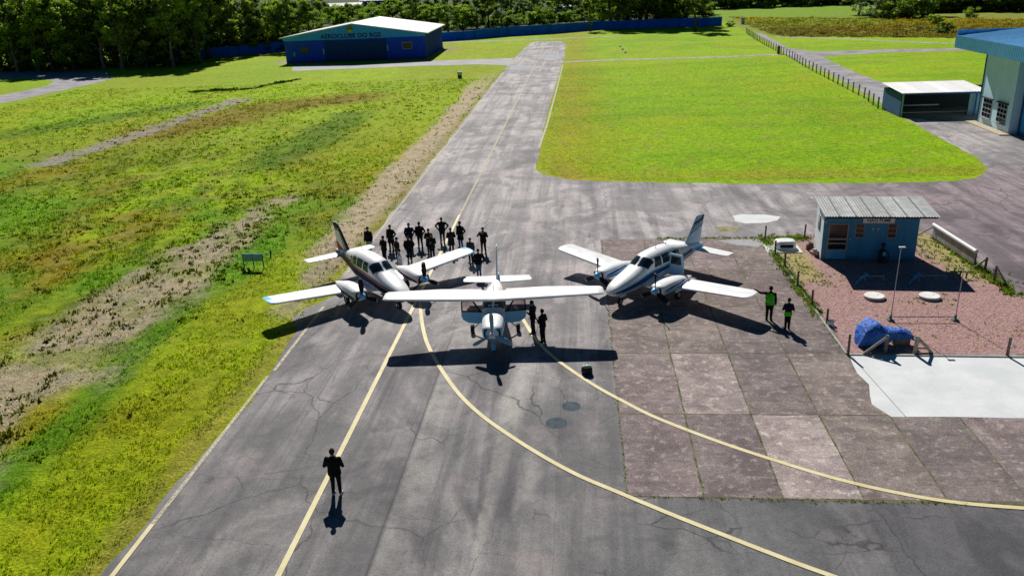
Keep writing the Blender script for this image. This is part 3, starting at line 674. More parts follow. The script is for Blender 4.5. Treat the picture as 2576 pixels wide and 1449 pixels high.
def wheel(parent, x, y, z, r, wd):
    mb = MB(); prof = [(-wd/2, r*.55), (-wd/2, r*.8), (-wd*.38, r*.95), (-wd*.15, r), (wd*.15, r), (wd*.38, r*.95), (wd/2, r*.8), (wd/2, r*.55)]
    mb.rings([[Vector((x+rr*math.cos(2*PI*k/20), y+o_, z+rr*math.sin(2*PI*k/20))) for k in range(20)] for o_, rr in prof], 0, cap=False)
    for o_ in (-wd*.42, wd*.42): mb.add([Vector((x+r*.56*math.cos(2*PI*k/20), y+o_, z+r*.56*math.sin(2*PI*k/20))) for k in range(20)], [tuple(range(20))], 1)
    mb.tube((x, y-wd*.55, z), (x, y+wd*.55, z), r*.16, n=8, mi=1)
    return mb.build('wheel', [M_BLACK, M_GREYP], parent)

M_FIN = mat('fin_paint', (.50, .76, .95), .35, .06, 2)
def twin(label, loc, head, scheme):
    A = thing('twin_engine_aeroplane', label, 'aeroplane', loc, head, 'small white aeroplanes parked on the apron', 1.08)
    x0 = 4.0
    F = Loft([(0, .90, .04, .04, .04), (.1, .91, .20, .13, .14), (.35, .94, .36, .23, .24), (.8, .99, .48, .33, .34), (1.5, 1.05, .58, .44, .42), (2.3, 1.13, .63, .54, .48), (2.7, 1.19, .64, .60, .54), (3.05, 1.28, .65, .76, .62), (3.5, 1.34, .66, .87, .68), (4.4, 1.36, .66, .90, .70), (5.2, 1.37, .62, .86, .68), (6.1, 1.36, .48, .66, .54), (7.2, 1.34, .30, .42, .34), (8.2, 1.32, .16, .24, .18), (8.9, 1.31, .05, .09, .07)], x0, 2.7, nose=(2.6, .84))
    mb = MB(); F.body(mb, 0, 56, 44)
    blue = scheme == 'blue'
    for sd in (1, -1):
        if blue:
            F.band(mb, [(.3, .62, 1.02), (1.0, .60, 1.20), (2.2, .58, 1.36), (3.4, .60, 1.52), (5.2, .66, 1.54), (7.4, 1.02, 1.60), (8.7, 1.24, 1.38)], 3, off=.003, side=sd)  # sky-lit shade painted pale blue over the lower flank
            F.band(mb, [(.12, .88, .95), (1.0, .90, 1.10), (2.2, .99, 1.26), (3.4, 1.14, 1.42), (5.2, 1.26, 1.44), (7.4, 1.36, 1.52)], 1, side=sd)
            F.band(mb, [(.25, .82, .86), (1.2, .82, .88), (2.4, .88, .96), (3.6, 1.00, 1.09), (5.4, 1.16, 1.22), (7.6, 1.27, 1.32)], 2, side=sd)
            F.band(mb, [(.5, .76, .79), (1.4, .74, .78), (2.6, .78, .83), (4.0, .88, .94), (6.0, 1.07, 1.12), (7.6, 1.20, 1.24)], 1, side=sd)
            F.band(mb, [(1.0, 1.14, 1.17), (2.4, 1.30, 1.34), (3.6, 1.46, 1.49), (5.4, 1.47, 1.50)], 2, side=sd)
        else:
            F.band(mb, [(.06, .82, .91), (.8, .69, 1.06), (2.2, .66, 1.20), (3.6, .67, 1.36), (5.2, .70, 1.43), (6.6, .83, 1.50), (7.7, 1.0, 1.54), (8.75, 1.23, 1.38)], 1, side=sd)
            F.band(mb, [(.1, .91, .94), (1.0, 1.10, 1.16), (2.2, 1.22, 1.30), (3.6, 1.38, 1.46), (5.2, 1.45, 1.52), (6.6, 1.52, 1.60), (7.4, 1.55, 1.64)], 2, off=.008, side=sd)
            F.band(mb, [(.8, 1.16, 1.175), (2.2, 1.32, 1.34), (3.6, 1.485, 1.505), (5.2, 1.535, 1.55), (6.3, 1.60, 1.62)], 1, off=.008, side=sd)
    fus = mb.build('fuselage', [M_WHITE, M_TEAL if blue else M_NAVY, M_LSTR if blue else M_REDP, mat('blue_flank_shade', (.22, .60, .95), .38, .05, 1.5) if blue else M_WHITE], A)
    # glazing
    for sd in (1, -1):
        mb = MB(); F.patch(mb, [(2.62, sd*.05), (3.14, sd*.05), (3.36, sd*1.02), (2.86, sd*1.10)], 0, .010, 8, 8); mb.build('windshield', M_GLASS, A)
        for (d0, d1, z0, z1, sk) in ((3.34, 3.98, 1.58, 2.04, .18), (4.08, 4.72, 1.60, 2.05, 0), (4.82, 5.36, 1.60, 2.02, -.05), (5.46, 5.86, 1.63, 1.92, -.14)):
            if sd == 1 and blue and d0 > 4.8 and d0 < 5.4: continue
            mb = MB(); F.patch(mb, [(d0, z0), (d1, z0), (d1+min(sk, 0), z1), (d0+max(sk, 0), z1)], 0, .010, 6, 5, 'z', sd); mb.build('window', M_GLASS, A)
    # open rear door on the port side
    if blue:
        mb = MB(); hx = x0-4.72; dx = Vector((-.18, .98, 0)).normalized(); o_ = Vector((hx, .60, 0)); th_ = Vector((.03, 0, 0))
        def dp(u, z, k): return o_+dx*u+Vector((0, 0, z))+(th_ if k else -th_)
        outl = [(0, .84), (.72, .80), (.80, .95), (.82, 1.45), (.74, 1.98), (.06, 2.02)]
        n = len(outl); mb.add([dp(u, z, 0) for u, z in outl]+[dp(u, z, 1) for u, z in outl], [tuple(range(n-1, -1, -1)), tuple(range(n, 2*n))]+[(i, (i+1) % n, n+(i+1) % n, n+i) for i in range(n)], 0)
        dr = mb.build('door', mat('pale_door_paint', (.46, .74, .90), .45, .05), A, 'open rear cabin door')
        mb = MB()
        for k in (0, 1):
            e = .034 if k else -.034; mb.add([o_+dx*u+Vector((e, 0, z)) for u, z in ((.10, 1.46), (.70, 1.44), (.66, 1.86), (.14, 1.90))], [(0, 1, 2, 3)], 0)
        mb.build('window', M_GLASS, dr)
        mb = MB(); F.patch(mb, [(4.76, .92), (5.50, .92), (5.46, 1.98), (4.80, 1.98)], 0, .010, 6, 8, 'z', 1); mb.build('door_opening', M_DARK, A)
    # wings: glove, panel, flap, aileron, tip
    for sd in (1, -1):
        def sec(y):
            if y < 1.9: f_ = (y-.45)/1.45; return (sd*y, .72+.092*(y-.45), 2.72+.42*f_, 2.10-.47*f_, .135)
            f_ = (y-1.9)/(5.85-1.9); return (sd*y, .72+.092*(y-.45), 3.14+.12*f_, 1.63-.31*f_, .13-.02*f_)
        mb = MB(); ysp = [.35, .9, 1.4, 1.9, 3.2, 4.6, 5.7]
        surf(mb, [sec(max(y, .45))[0:1] and ((sd*y,)+sec(max(y, .45))[1:]) for y in ysp], 0, .74, 0, 'y', x0)
        a = sec(5.7); surf(mb, [a, (sd*5.86, a[1]+.02, a[2]+.03, a[3]*.96, a[4]*.85), (sd*5.96, a[1]+.05, a[2]+.14, a[3]*.80, a[4]*.55), (sd*6.0, a[1]+.075, a[2]+.30, a[3]*.55, a[4]*.2)], 0, 1, 1, 'y', x0)
        wg = mb.build('wing', [M_WHITE, M_WHITE if blue else M_PBLUE], A)
        mb = MB(); surf(mb, [(sd*y,)+sec(y)[1:] for y in (.62, 1.4, 1.9, 3.12)], .735, 1, 0, 'y', x0); mb.build('flap', M_WHITE, wg)
        mb = MB(); surf(mb, [(sd*y,)+sec(y)[1:] for y in (3.125, 4.4, 5.7)], .735, 1, 0, 'y', x0); mb.build('aileron', M_WHITE, wg)
        # nacelle
        yN = 1.80*sd
        N_ = Loft([(1.80, 1.06, .17, .15, .16), (1.86, 1.06, .32, .22, .25), (2.1, 1.06, .41, .28, .32), (2.9, 1.06, .43, .30, .32), (3.7, 1.04, .38, .25, .28), (4.4, .98, .24, .14, .18), (4.95, .94, .05, .04, .05)], x0, 2.7, yN)
        mb = MB(); N_.body(mb, 0, 26, 28)
        for q_ in (1, -1):
            if blue:
                N_.band(mb, [(2.05, 1.02, 1.10), (2.9, 1.06, 1.17), (3.8, 1.10, 1.16)], 1, side=q_, n=14); N_.band(mb, [(2.15, .92, .95), (3.0, .92, .96), (3.9, .98, 1.01)], 2, side=q_, n=14)
            else:
                N_.band(mb, [(2.0, .86, .98), (2.9, .84, 1.02), (4.2, .92, 1.03)], 1, side=q_, n=14); N_.band(mb, [(2.1, 1.0, 1.02), (2.9, 1.04, 1.07), (4.1, 1.05, 1.07)], 2, side=q_, n=14)
            N_.band(mb, [(1.82, .84, 1.02), (2.2, .76, 1.04), (3.6, .78, 1.02), (4.6, .86, .98)], 4, off=.003, side=q_, n=14)  # blue shade painted along the lower nacelle sides
            N_.patch(mb, [(1.825, q_*.7), (1.865, q_*.7), (1.865, q_*2.1), (1.825, q_*2.1)], 3, .006, 3, 6)
        nc = mb.build('engine_nacelle', [M_WHITE, M_TEAL if blue else M_NAVY, M_LSTR if blue else M_REDP, M_DARK, M_PBLUE if not blue else bpy.data.materials['blue_flank_shade']], A)
        mb = MB(); mb.tube((x0-3.1, yN+.22*sd, .80), (x0-3.45, yN+.24*sd, .70), .05, n=8); mb.build('exhaust_pipe', M_METAL, nc)
        propeller(A, x0-1.82, yN, 1.06, .96, .30, .17, [math.radians(q_) for q_ in (90, 210, 330)], M_PBLUE if not blue else M_PBLUE)
        # main gear
        mb = MB(); mb.tube((x0-3.75, 1.62*sd, .80), (x0-3.85, 1.66*sd, .25), .055, n=8, mi=1); mb.tube((x0-3.85, 1.66*sd, .25), (x0-3.85, 1.80*sd, .25), .04, n=8, mi=1)
        mb.box((x0-3.75, 1.86*sd, .62), (.50, .02, .36), 0); g = mb.build('landing_gear', [M_WHITE, M_GREYP], A); wheel(g, x0-3.85, 1.78*sd, .24, .24, .17)
    mb = MB(); mb.tube((x0-1.45, 0, .78), (x0-1.35, 0, .22), .05, n=8, mi=1); mb.box((x0-1.45, .14, .60), (.4, .02, .26), 0); mb.box((x0-1.45, -.14, .60), (.4, .02, .26), 0)
    g = mb.build('landing_gear', [M_WHITE, M_GREYP], A); wheel(g, x0-1.35, 0, .20, .20, .14)
    # tail
    for sd in (1, -1):
        mb = MB(); surf(mb, [(sd*.08, 1.24, 7.85, .92, .10), (sd*1.0, 1.24, 7.90, .86, .10), (sd*1.95, 1.24, 7.96, .80, .09), (sd*2.07, 1.25, 8.06, .66, .05)], 0, 1, 0, 'y', x0, 8, 0); mb.build('stabilator', M_WHITE, A)
    fs = [(1.42, 0, 6.25, 2.3, .05), (1.68, 0, 6.95, 1.70, .075), (2.2, 0, 7.42, 1.28, .085), (2.7, 0, 7.80, 1.02, .085), (3.06, 0, 8.08, .84, .08), (3.10, 0, 8.16, .74, .04)]
    def fin_at(z):
        for a, b_ in zip(fs[:-1], fs[1:]):
            if z <= b_[0]: return lerp_sec(a, b_, (z-a[0])/(b_[0]-a[0]))
        return fs[-1]
    mb = MB(); surf(mb, fs, 0, .66, 0, 'z', x0, 8, 0)
    rb = MB(); surf(rb, [fin_at(z) for z in (1.46, 1.8, 2.2, 2.7, 3.06)], .67, 1, 0, 'z', x0, 8, 0)
    def decal(mbb, z0a, z0b, z1a, z1b, mi, c0=0.0, c1=1.0, off=.006):
        for q_ in (1, -1):
            vs = []
            for i in range(9):
                c = c0+(c1-c0)*i/8
                for z in (z0a+(z0b-z0a)*i/8, z1a+(z1b-z1a)*i/8):
                    s_ = fin_at(z); vs.append(Vector((x0-(s_[2]+c*s_[3]), q_*(foil(c, s_[4])*s_[3]+off), z)))
            mbb.add(vs, [(2*i, 2*i+2, 2*i+3, 2*i+1) for i in range(8)], mi)
    if blue:
        decal(mb, 2.62, 2.74, 3.09, 3.09, 1, 0, .65); decal(rb, 2.75, 2.80, 3.05, 3.05, 1, .68, 1)
        for k, mi in ((0, 1), (.13, 2), (.26, 1)): decal(mb, 2.22+k, 2.40+k, 2.28+k, 2.46+k, mi, 0, .65); decal(rb, 2.41+k, 2.50+k, 2.47+k, 2.56+k, mi, .68, 1)
    else:
        decal(mb, 2.78, 2.78, 3.09, 3.09, 1, 0, .65); decal(rb, 2.78, 2.78, 3.05, 3.05, 1, .68, 1)
        decal(mb, 2.66, 2.66, 2.73, 2.73, 1, 0, .65); decal(rb, 2.66, 2.66, 2.73, 2.73, 1, .68, 1)
        decal(mb, 1.62, 1.62, 2.80, 2.80, 1, 0, .20); decal(mb, 1.72, 1.72, 2.74, 2.74, 2, .23, .29); decal(mb, 1.50, 1.50, 1.62, 1.80, 2, .35, .65); decal(rb, 1.50, 1.50, 1.80, 2.05, 2, .68, 1)
    mats_ = [M_FIN if blue else M_WHITE, M_TEAL if blue else M_NAVY, M_LSTR if blue else M_REDP]
    f_ = mb.build('fin', mats_, A); rb.build('rudder', mats_, A)
    for (xa, za) in ((4.3, 2.24), (5.2, 2.20)):
        mb = MB(); mb.tube((x0-xa, 0, za), (x0-xa-.11, 0, za+.28), .016, .006, 6); mb.build('antenna', M_GREYP, A)
    return A
PL_RIGHT = twin('white twin-engine aeroplane with dark blue stripes on the concrete panels, rear door open', (3.82, 43.75, 0), math.radians(-130), 'blue')
PL_LEFT = twin('white twin-engine aeroplane with navy flank and red stripe, wing out over the grass', (-12.0, 43.35, 0), math.radians(-50), 'navy')

# ---- single-engine high wing
A = thing('single_engine_aeroplane', 'white high-wing single, shade painted light blue, with both cabin doors open, nose to the camera', 'aeroplane', (-4.46, 37.25, 0), math.radians(-86.4), 'small white aeroplanes parked on the apron')
x0 = 2.2
F = Loft([(-.14, 1.26, .26, .22, .22), (-.07, 1.26, .40, .29, .30), (.15, 1.26, .48, .36, .38), (.75, 1.26, .53, .42, .45), (1.5, 1.25, .56, .46, .48), (1.78, 1.27, .57, .52, .54), (2.1, 1.36, .57, .70, .66), (2.5, 1.40, .57, .78, .70), (3.5, 1.40, .57, .76, .70), (4.2, 1.38, .52, .66, .62), (5.2, 1.34, .38, .46, .44), (6.6, 1.27, .22, .29, .25), (7.8, 1.24, .12, .18, .14), (8.45, 1.22, .04, .07, .06)], x0, 3.0)
mb = MB(); F.body(mb, 0, 54, 44)
for sd in (1, -1):
    F.band(mb, [(-.06, .95, 1.50), (.8, .80, 1.62), (1.9, .76, 1.60)], 1, side=sd, n=18)  # cowling sides coloured blue as shade below the white top
    F.band(mb, [(3.1, .80, 1.12), (4.2, .86, 1.16), (6, 1.05, 1.22), (8.2, 1.14, 1.22)], 1, side=sd, n=24)  # same painted blue shade along the lower rear fuselage
    F.patch(mb, [(-.135, sd*.75), (.12, sd*1.0), (.12, sd*3.1), (-.135, sd*3.1)], 1, .007, 6, 12)  # front bowl coloured blue as shade
    F.patch(mb, [(-.115, sd*.55), (-.075, sd*.55), (-.075, sd*2.0), (-.115, sd*2.0)], 2, .010, 3, 8)
    F.patch(mb, [(2.02, sd*1.36), (3.0, sd*1.36), (3.0, sd*2.45), (2.02, sd*2.45)], 2, .009, 8, 8)      # open doorway
    F.patch(mb, [(2.25, sd*.80), (2.98, sd*.80), (3.0, sd*1.36), (2.05, sd*1.36)], 2, .009, 8, 8)
mb.build('fuselage', [M_WHITE, M_PBLUE, M_DARK], A)
for sd in (1, -1):
    mb = MB(); F.patch(mb, [(1.82, sd*.03), (2.22, sd*.03), (2.26, sd*.92), (1.92, sd*1.12)], 0, .012, 8, 8); mb.build('windshield', M_GLASS, A)
    for (d0, d1, z0, z1) in ((3.12, 3.75, 1.62, 1.98), (3.85, 4.3, 1.68, 1.94)):
        mb = MB(); F.patch(mb, [(d0, z0), (d1, z0), (d1-.08, z1), (d0, z1)], 0, .012, 6, 5, 'z', sd); mb.build('window', M_GLASS, A)
    # wide-open door, hinged at its front edge; blue shade painted on its lower half
    hx = x0-2.02; ux = Vector((-.10, sd*.995, 0)); o_ = Vector((hx, sd*.57, 0)); tv = Vector((.025, 0, 0))
    outl = [(.0, .94), (.30, .90), (.72, .94), (.98, 1.10), (1.05, 1.30), (1.05, 1.52), (0, 1.50)]
    def dpt(u, z, k): return o_+ux*u+Vector((0, 0, z))+tv*k
    mb = MB(); n = len(outl); mb.add([dpt(u, z, -1) for u, z in outl]+[dpt(u, z, 1) for u, z in outl], [tuple(range(n-1, -1, -1)), tuple(range(n, 2*n))]+[(i, (i+1) % n, n+(i+1) % n, n+i) for i in range(n)], 0)
    fr = [(.0, 1.50), (1.05, 1.52), (1.03, 2.10), (.42, 2.13)]
    inn = [(.16, 1.555), (.98, 1.575), (.97, 2.05), (.46, 2.07)]
    vs = [dpt(u, z, -.9) for u, z in fr+inn]+[dpt(u, z, .9) for u, z in fr+inn]
    fsx = []
    for i in range(4):
        j = (i+1) % 4; fsx += [(i, j, 4+j, 4+i), (8+i, 12+i, 12+j, 8+j), (i, 8+i, 8+j, j), (4+i, 4+j, 12+j, 12+i)]
    mb.add(vs, fsx, 1); dr = mb.build('door', [M_PBLUE, M_DARK], A, 'open cabin door, shade painted light blue below its window')
    mb = MB(); mb.add([dpt(u, z, 0) for u, z in inn], [(0, 1, 2, 3)], 0); mb.build('window', M_CLEAR, dr)
    # wing
    def sec(y):
        if y < 2.6: return (sd*y, 2.13+.03*y, 1.88, 1.66, .12)
        f_ = (y-2.6)/(5.4-2.6); return (sd*y, 2.13+.03*y, 1.88+.10*f_, 1.66-.50*f_, .12-.01*f_)
    mb = MB(); surf(mb, [sec(y) for y in (0, .6, 1.4, 2.6, 3.6, 4.6, 5.2)], 0, .74, 0, 'y', x0)
    a = sec(5.2); surf(mb, [a, (sd*5.34, a[1], a[2]+.02, a[3]*.97, a[4]*.9), (sd*5.45, a[1]-.01, a[2]+.10, a[3]*.82, a[4]*.6), (sd*5.48, a[1]-.015, a[2]+.18, a[3]*.66, a[4]*.25)], 0, 1, 0, 'y', x0)
    wg = mb.build('wing', M_WHITE, A)
    fl = []
    for (d_, a_) in ((.60, 0),): pass
    mb = MB(); surf(mb, [(s_[0], s_[1]-.03, s_[2]+.05, s_[3], s_[4]) for s_ in (sec(.62), sec(1.6), sec(2.58))], .69, 1.02, 0, 'y', x0); mb.build('flap', M_WHITE, wg)
    mb = MB(); surf(mb, [sec(y) for y in (2.585, 3.8, 5.2)], .735, 1, 0, 'y', x0); mb.build('aileron', M_WHITE, wg)
    mb = MB(); surf(mb, [(sd*.05, 1.20, 6.95, 1.1, .10), (sd*1.0, 1.20, 7.06, 1.0, .10), (sd*1.80, 1.20, 7.16, .88, .09), (sd*1.90, 1.20, 7.26, .70, .05)], 0, .62, 0, 'y', x0, 8, 0); hst = mb.build('tailplane', M_WHITE, A)
    mb = MB(); surf(mb, [(sd*.14, 1.20, 6.96, 1.1, .10), (sd*1.0, 1.20, 7.06, 1.0, .10), (sd*1.80, 1.20, 7.16, .88, .09)], .635, 1, 0, 'y', x0, 8, 0); mb.build('elevator', M_WHITE, hst)
    # main gear leg and wheel
    mb = MB(); mb.path([(x0-2.95, sd*.35, .80), (x0-2.92, sd*.75, .62), (x0-2.90, sd*1.08, .30)], [.07, .055, .045], 8, 0); g = mb.build('landing_gear', [M_WHITE], A); wheel(g, x0-2.90, sd*1.17, .24, .24, .19)
fs = [(1.38, 0, 5.7, 2.4, .04), (1.62, 0, 6.45, 1.75, .06), (2.2, 0, 6.98, 1.35, .065), (2.95, 0, 7.50, .92, .065), (3.08, 0, 7.62, .78, .04)]
mb = MB(); surf(mb, fs, 0, .62, 0, 'z', x0, 8, 0); mb.build('fin', M_FIN, A)
mb = MB(); surf(mb, [(1.44, 0, 5.9, 2.2, .05), fs[1], fs[2], fs[3]], .635, 1, 0, 'z', x0, 8, 0); mb.build('rudder', M_FIN, A)
propeller(A, x0+.14, 0, 1.26, 1.08, .30, .17, [math.radians(q_) for q_ in (90, 210, 330)], M_WHITE, M_LSTR)
mb = MB(); mb.tube((x0-.85, 0, .86), (x0-.72, 0, .26), .05, n=8); mb.tube((x0-.72, -.11, .5), (x0-.66, -.11, .2), .022, n=6); mb.tube((x0-.72, .11, .5), (x0-.66, .11, .2), .022, n=6); mb.box((x0-.70, 0, .5), (.06, .26, .05), 0)
g = mb.build('landing_gear', M_GREYP, A); wheel(g, x0-.66, 0, .20, .20, .14)
mb = MB()
mb.rings([[Vector((x0-.66+.27*math.cos(a_)*(1.15 if math.cos(a_) > 0 else 1.0), y_, .22+.25*math.sin(a_))) for a_ in [math.radians(-10+q_*200/8) for q_ in range(9)]] for y_ in (-.10, -.06, .06, .10)], 0, True, False, False)
mb.rings([[Vector((x0-.66+.27*math.cos(a_), y_, .22+.25*math.sin(a_))) for a_ in [math.radians(-10+q_*200/8) for q_ in range(9)]] for y_ in (-.10, -.101)], 0, False, True, True)
mb.build('mudguard', M_PBLUE, g)
mb = MB(); mb.tube((x0-3.0, 0, 2.24), (x0-3.1, 0, 2.56), .016, .006, 6); mb.build('antenna', M_GREYP, A)
mb = MB(); F.patch(mb, [(3.0, -.28), (3.0, .28), (1.9, .28), (1.9, -.28)], 0, .02, 4, 4); mb.build('roof_panel', M_WHITE, A)
# ================================================================== BUILDINGS
def corr_mat(name, ca, cb, rough=.55, scale=2.0, sheets=1.1, axis=0, dirt_=.5):
    m, t, b = new_mat(name); co = objco(t); n1 = noise(t, co, scale, 5, .65); n2 = noise(t, co, scale*9, 3, .7)
    s_ = nd(t, 'ShaderNodeSeparateXYZ', {0: co}).outputs[axis]
    cell = nd(t, 'ShaderNodeTexWhiteNoise', {'W': mth(t, 'FLOOR', mth(t, 'DIVIDE', s_, sheets))}, noise_dimensions='1D').outputs[0]
    c = mixc(t, rng(t, n1, .3, .7), ca, cb); c = mixc(t, mth(t, 'MULTIPLY', cell, dirt_), c, tuple(q*.72 for q in ca))
    c = mixc(t, 1.0, c, mixc(t, rng(t, n2, .3, .72), (.84, .84, .84), (1.12, 1.12, 1.12)), 'MULTIPLY')
    t.links.new(c, b.inputs['Base Color']); b.inputs['Roughness'].default_value = rough; b.inputs['Specular IOR Level'].default_value = .2; return m
def wall_mat(name, ca, cb, foot=(.1, .1, .1), zf=.5, rough=.85, sc=1.2):
    m, t, b = new_mat(name); co = objco(t); n1 = noise(t, co, sc, 5, .6); n2 = noise(t, mapping(t, co, (4, 4, .5)), 1, 4, .6); n3 = noise(t, co, 18, 3)
    z = nd(t, 'ShaderNodeSeparateXYZ', {0: co}).outputs[2]
    c = mixc(t, rng(t, n1, .3, .7), ca, cb); c = mixc(t, rng(t, n2, .5, .75, 0, .35), c, tuple(q*.7 for q in ca))
    c = mixc(t, mth(t, 'MULTIPLY', rng(t, z, zf, 0, 0, .75), rng(t, n1, .25, .6, .5, 1)), c, foot)
    c = mixc(t, 1.0, c, mixc(t, n3, (.92, .92, .92), (1.07, 1.07, 1.07)), 'MULTIPLY')
    t.links.new(c, b.inputs['Base Color']); b.inputs['Roughness'].default_value = rough; bump(t, b, n3, .15, .01); return m
def corrugated(mb, o, u, v, lu, lv, pitch=.18, amp=.022, th=.012, mi=0, nv=6):
    """sheet of lu along u, ridges running along v"""
    o = Vector(o); u = Vector(u).normalized(); v = Vector(v).normalized(); n = u.cross(v).normalized()
    if n.z < 0: n = -n
    k = int(lu/pitch*4); top = []; bot = []
    for i in range(k+1):
        a = lu*i/k; h = amp*math.cos(2*PI*a/pitch)
        for j in range(nv+1):
            p = o+u*a+v*(lv*j/nv); top.append(p+n*(h+th)); bot.append(p+n*(h-th))
    w_ = nv+1; N_ = len(top); f = []
    for i in range(k):
        for j in range(nv):
            f.append((i*w_+j, (i+1)*w_+j, (i+1)*w_+j+1, i*w_+j+1)); f.append((N_+i*w_+j, N_+i*w_+j+1, N_+(i+1)*w_+j+1, N_+(i+1)*w_+j))
        f.append((i*w_, N_+i*w_, N_+(i+1)*w_, (i+1)*w_)); f.append((i*w_+nv, (i+1)*w_+nv, N_+(i+1)*w_+nv, N_+i*w_+nv))
    for j in range(nv): f.append((j, j+1, N_+j+1, N_+j)); b_ = k*w_+j; f.append((b_, N_+b_, N_+b_+1, b_+1))
    mb.add(top+bot, f, mi, False)
M_FRAME = mat('grey_window_frame', (.34, .31, .33), .6, .15, 6)
M_WPANE = mat('dark_pane', (.012, .012, .014), .15, .2, 3)

# ---- small blue hut: local x along the front, y into the hut
H = thing('utility_hut', 'small blue hut with a sloping corrugated roof beside the red gravel yard', 'hut', (14.48, 48.62, 0), math.radians(-4.1))
HW, HD = 5.42, 2.15
M_HUT = wall_mat('blue_hut_paint', (.05, .26, .50), (.07, .32, .58), (.06, .10, .13), .45)
M_HUTS = wall_mat('sunlit_hut_side', (.74, .84, .90), (.82, .90, .94), (.4, .4, .38), .4)  # left wall made paler than the front: grazing sunlight put into its colour
mb = MB()
zf, zb = 3.22, 3.38
mb.add([(0, 0, 0), (HW, 0, 0), (HW, 0, zf), (0, 0, zf), (0, HD, 0), (HW, HD, 0), (HW, HD, zb), (0, HD, zb)], [(0, 1, 2, 3), (5, 4, 7, 6), (1, 5, 6, 2), (3, 2, 6, 7)], 0)
mb.add([(0, 0, 0), (0, 0, zf), (0, HD, zb), (0, HD, 0)], [(0, 1, 2, 3)], 1)
mb.build('wall', [M_HUT, M_HUTS], H)
mb = MB(); sl_ = (zb-zf)/HD; vv = Vector((0, 1, sl_)); corrugated(mb, (-.30, -1.38, zf+.05-1.38*sl_), (1, 0, 0), vv, HW+.92, (HD+1.46)*math.sqrt(1+sl_*sl_), .155, .024, .008)
rf = mb.build('roof', corr_mat('fibre_cement_roof', (.42, .44, .44), (.62, .64, .63), .8, 2.2, .92), H)
for k in range(6):
    mb = MB(); xx = .55+k*.93; p_ = Vector((xx, -1.36, zf+.10-1.36*sl_)); mb.box(p_+vv*1.78, (.05, 3.5, .012), R=Matrix.Rotation(math.atan(sl_), 3, 'X')); mb.build('lap_joint', mat('roof_lap', (.27, .28, .29), .9) if k == 0 else bpy.data.materials['roof_lap'], rf)
mb = MB(); mb.box((HW/2+.16, -1.30, zf-.12), (HW+.7, .04, .10)); mb.build('eaves_board', M_DARK, H)
# door
mb = MB()
for c_, d_ in (((.32, -.03, 1.24), (.07, .08, 2.24)), ((1.43, -.03, 1.24), (.07, .08, 2.24)), ((.875, -.03, 2.33), (1.04, .08, .07))): mb.box(c_, d_)
fr = mb.build('door_frame', M_FRAME, H)
mb = MB(); mb.box((.875, -.02, .41), (1.03, .05, .56), 1); mb.box((.875, -.02, 1.10), (1.03, .05, .09), 0); mb.box((.875, -.02, 1.38), (1.03, .05, .12), 0); mb.box((.875, -.02, .71), (1.03, .05, .05), 0)
mb.box((.875, -.015, 1.5), (1.03, .02, 1.58), 2)
dr = mb.build('door', [M_FRAME, mat('bright_blue_door_panel', (.08, .42, .78), .5, .08), M_WPANE], H)
mb = MB(); mb.box((1.34, -.07, 1.1), (.03, .05, .14)); mb.build('handle', M_METAL, dr)
for xw in (2.10, 3.92):
    mb = MB(); w2, h2 = .50, .86; zc = 1.93
    for c_, d_ in (((xw-w2/2, -.03, zc), (.05, .07, h2)), ((xw+w2/2, -.03, zc), (.05, .07, h2)), ((xw, -.03, zc+h2/2), (w2+.05, .07, .05)), ((xw, -.03, zc-h2/2), (w2+.05, .07, .05)), ((xw, -.03, zc+.15), (w2-.05, .05, .05)), ((xw, -.03, zc-.15), (w2-.05, .05, .05))): mb.box(c_, d_)
    wd_ = mb.build('window', M_FRAME, H); mb = MB(); mb.box((xw, -.012, zc), (w2-.05, .016, h2-.05)); mb.build('pane', M_WPANE, wd_)
mb = MB(); mb.box((-.02, 1.1, 2.10), (.05, .5, .90)); wd_ = mb.build('window', M_FRAME, H); mb = MB(); mb.box((-.05, 1.1, 2.10), (.016, .42, .82)); mb.build('pane', M_WPANE, wd_)
mb = MB(); mb.box((3.12, -.035, 2.56), (1.78, .03, .38), 0)
for zz_ in (2.385, 2.735): mb.box((3.12, -.055, zz_), (1.74, .008, .02), 1)
sg = mb.build('sign', [mat('white_sign', (.95, .93, 1.0), .6, .1), mat('sign_blue', (.03, .05, .16), .6)], H)
me = text_mesh('NÃO FUME', .27, .004, .004); me.materials.append(bpy.data.materials['sign_blue']); o = link('lettering', me, sg); o.location = (3.12, -.058, 2.56); o.rotation_euler = (PI/2, 0, 0)
for xx in (2.84, 3.12): mb = MB(); mb.box((xx, -.03, 2.03), (.15, .06, .18), bev=.015); mb.build('vent', mat('pale_green_plastic', (.42, .52, .46), .5), H)
mb = MB(); mb.box((1.62, -.03, 1.36), (.12, .05, .14), bev=.01); mb.build('switch_box', M_LSTR, H)
mb = MB(); mb.box((.10, -.05, 2.48), (.16, .09, .12), bev=.02); mb.build('lamp', M_GREYP, H)

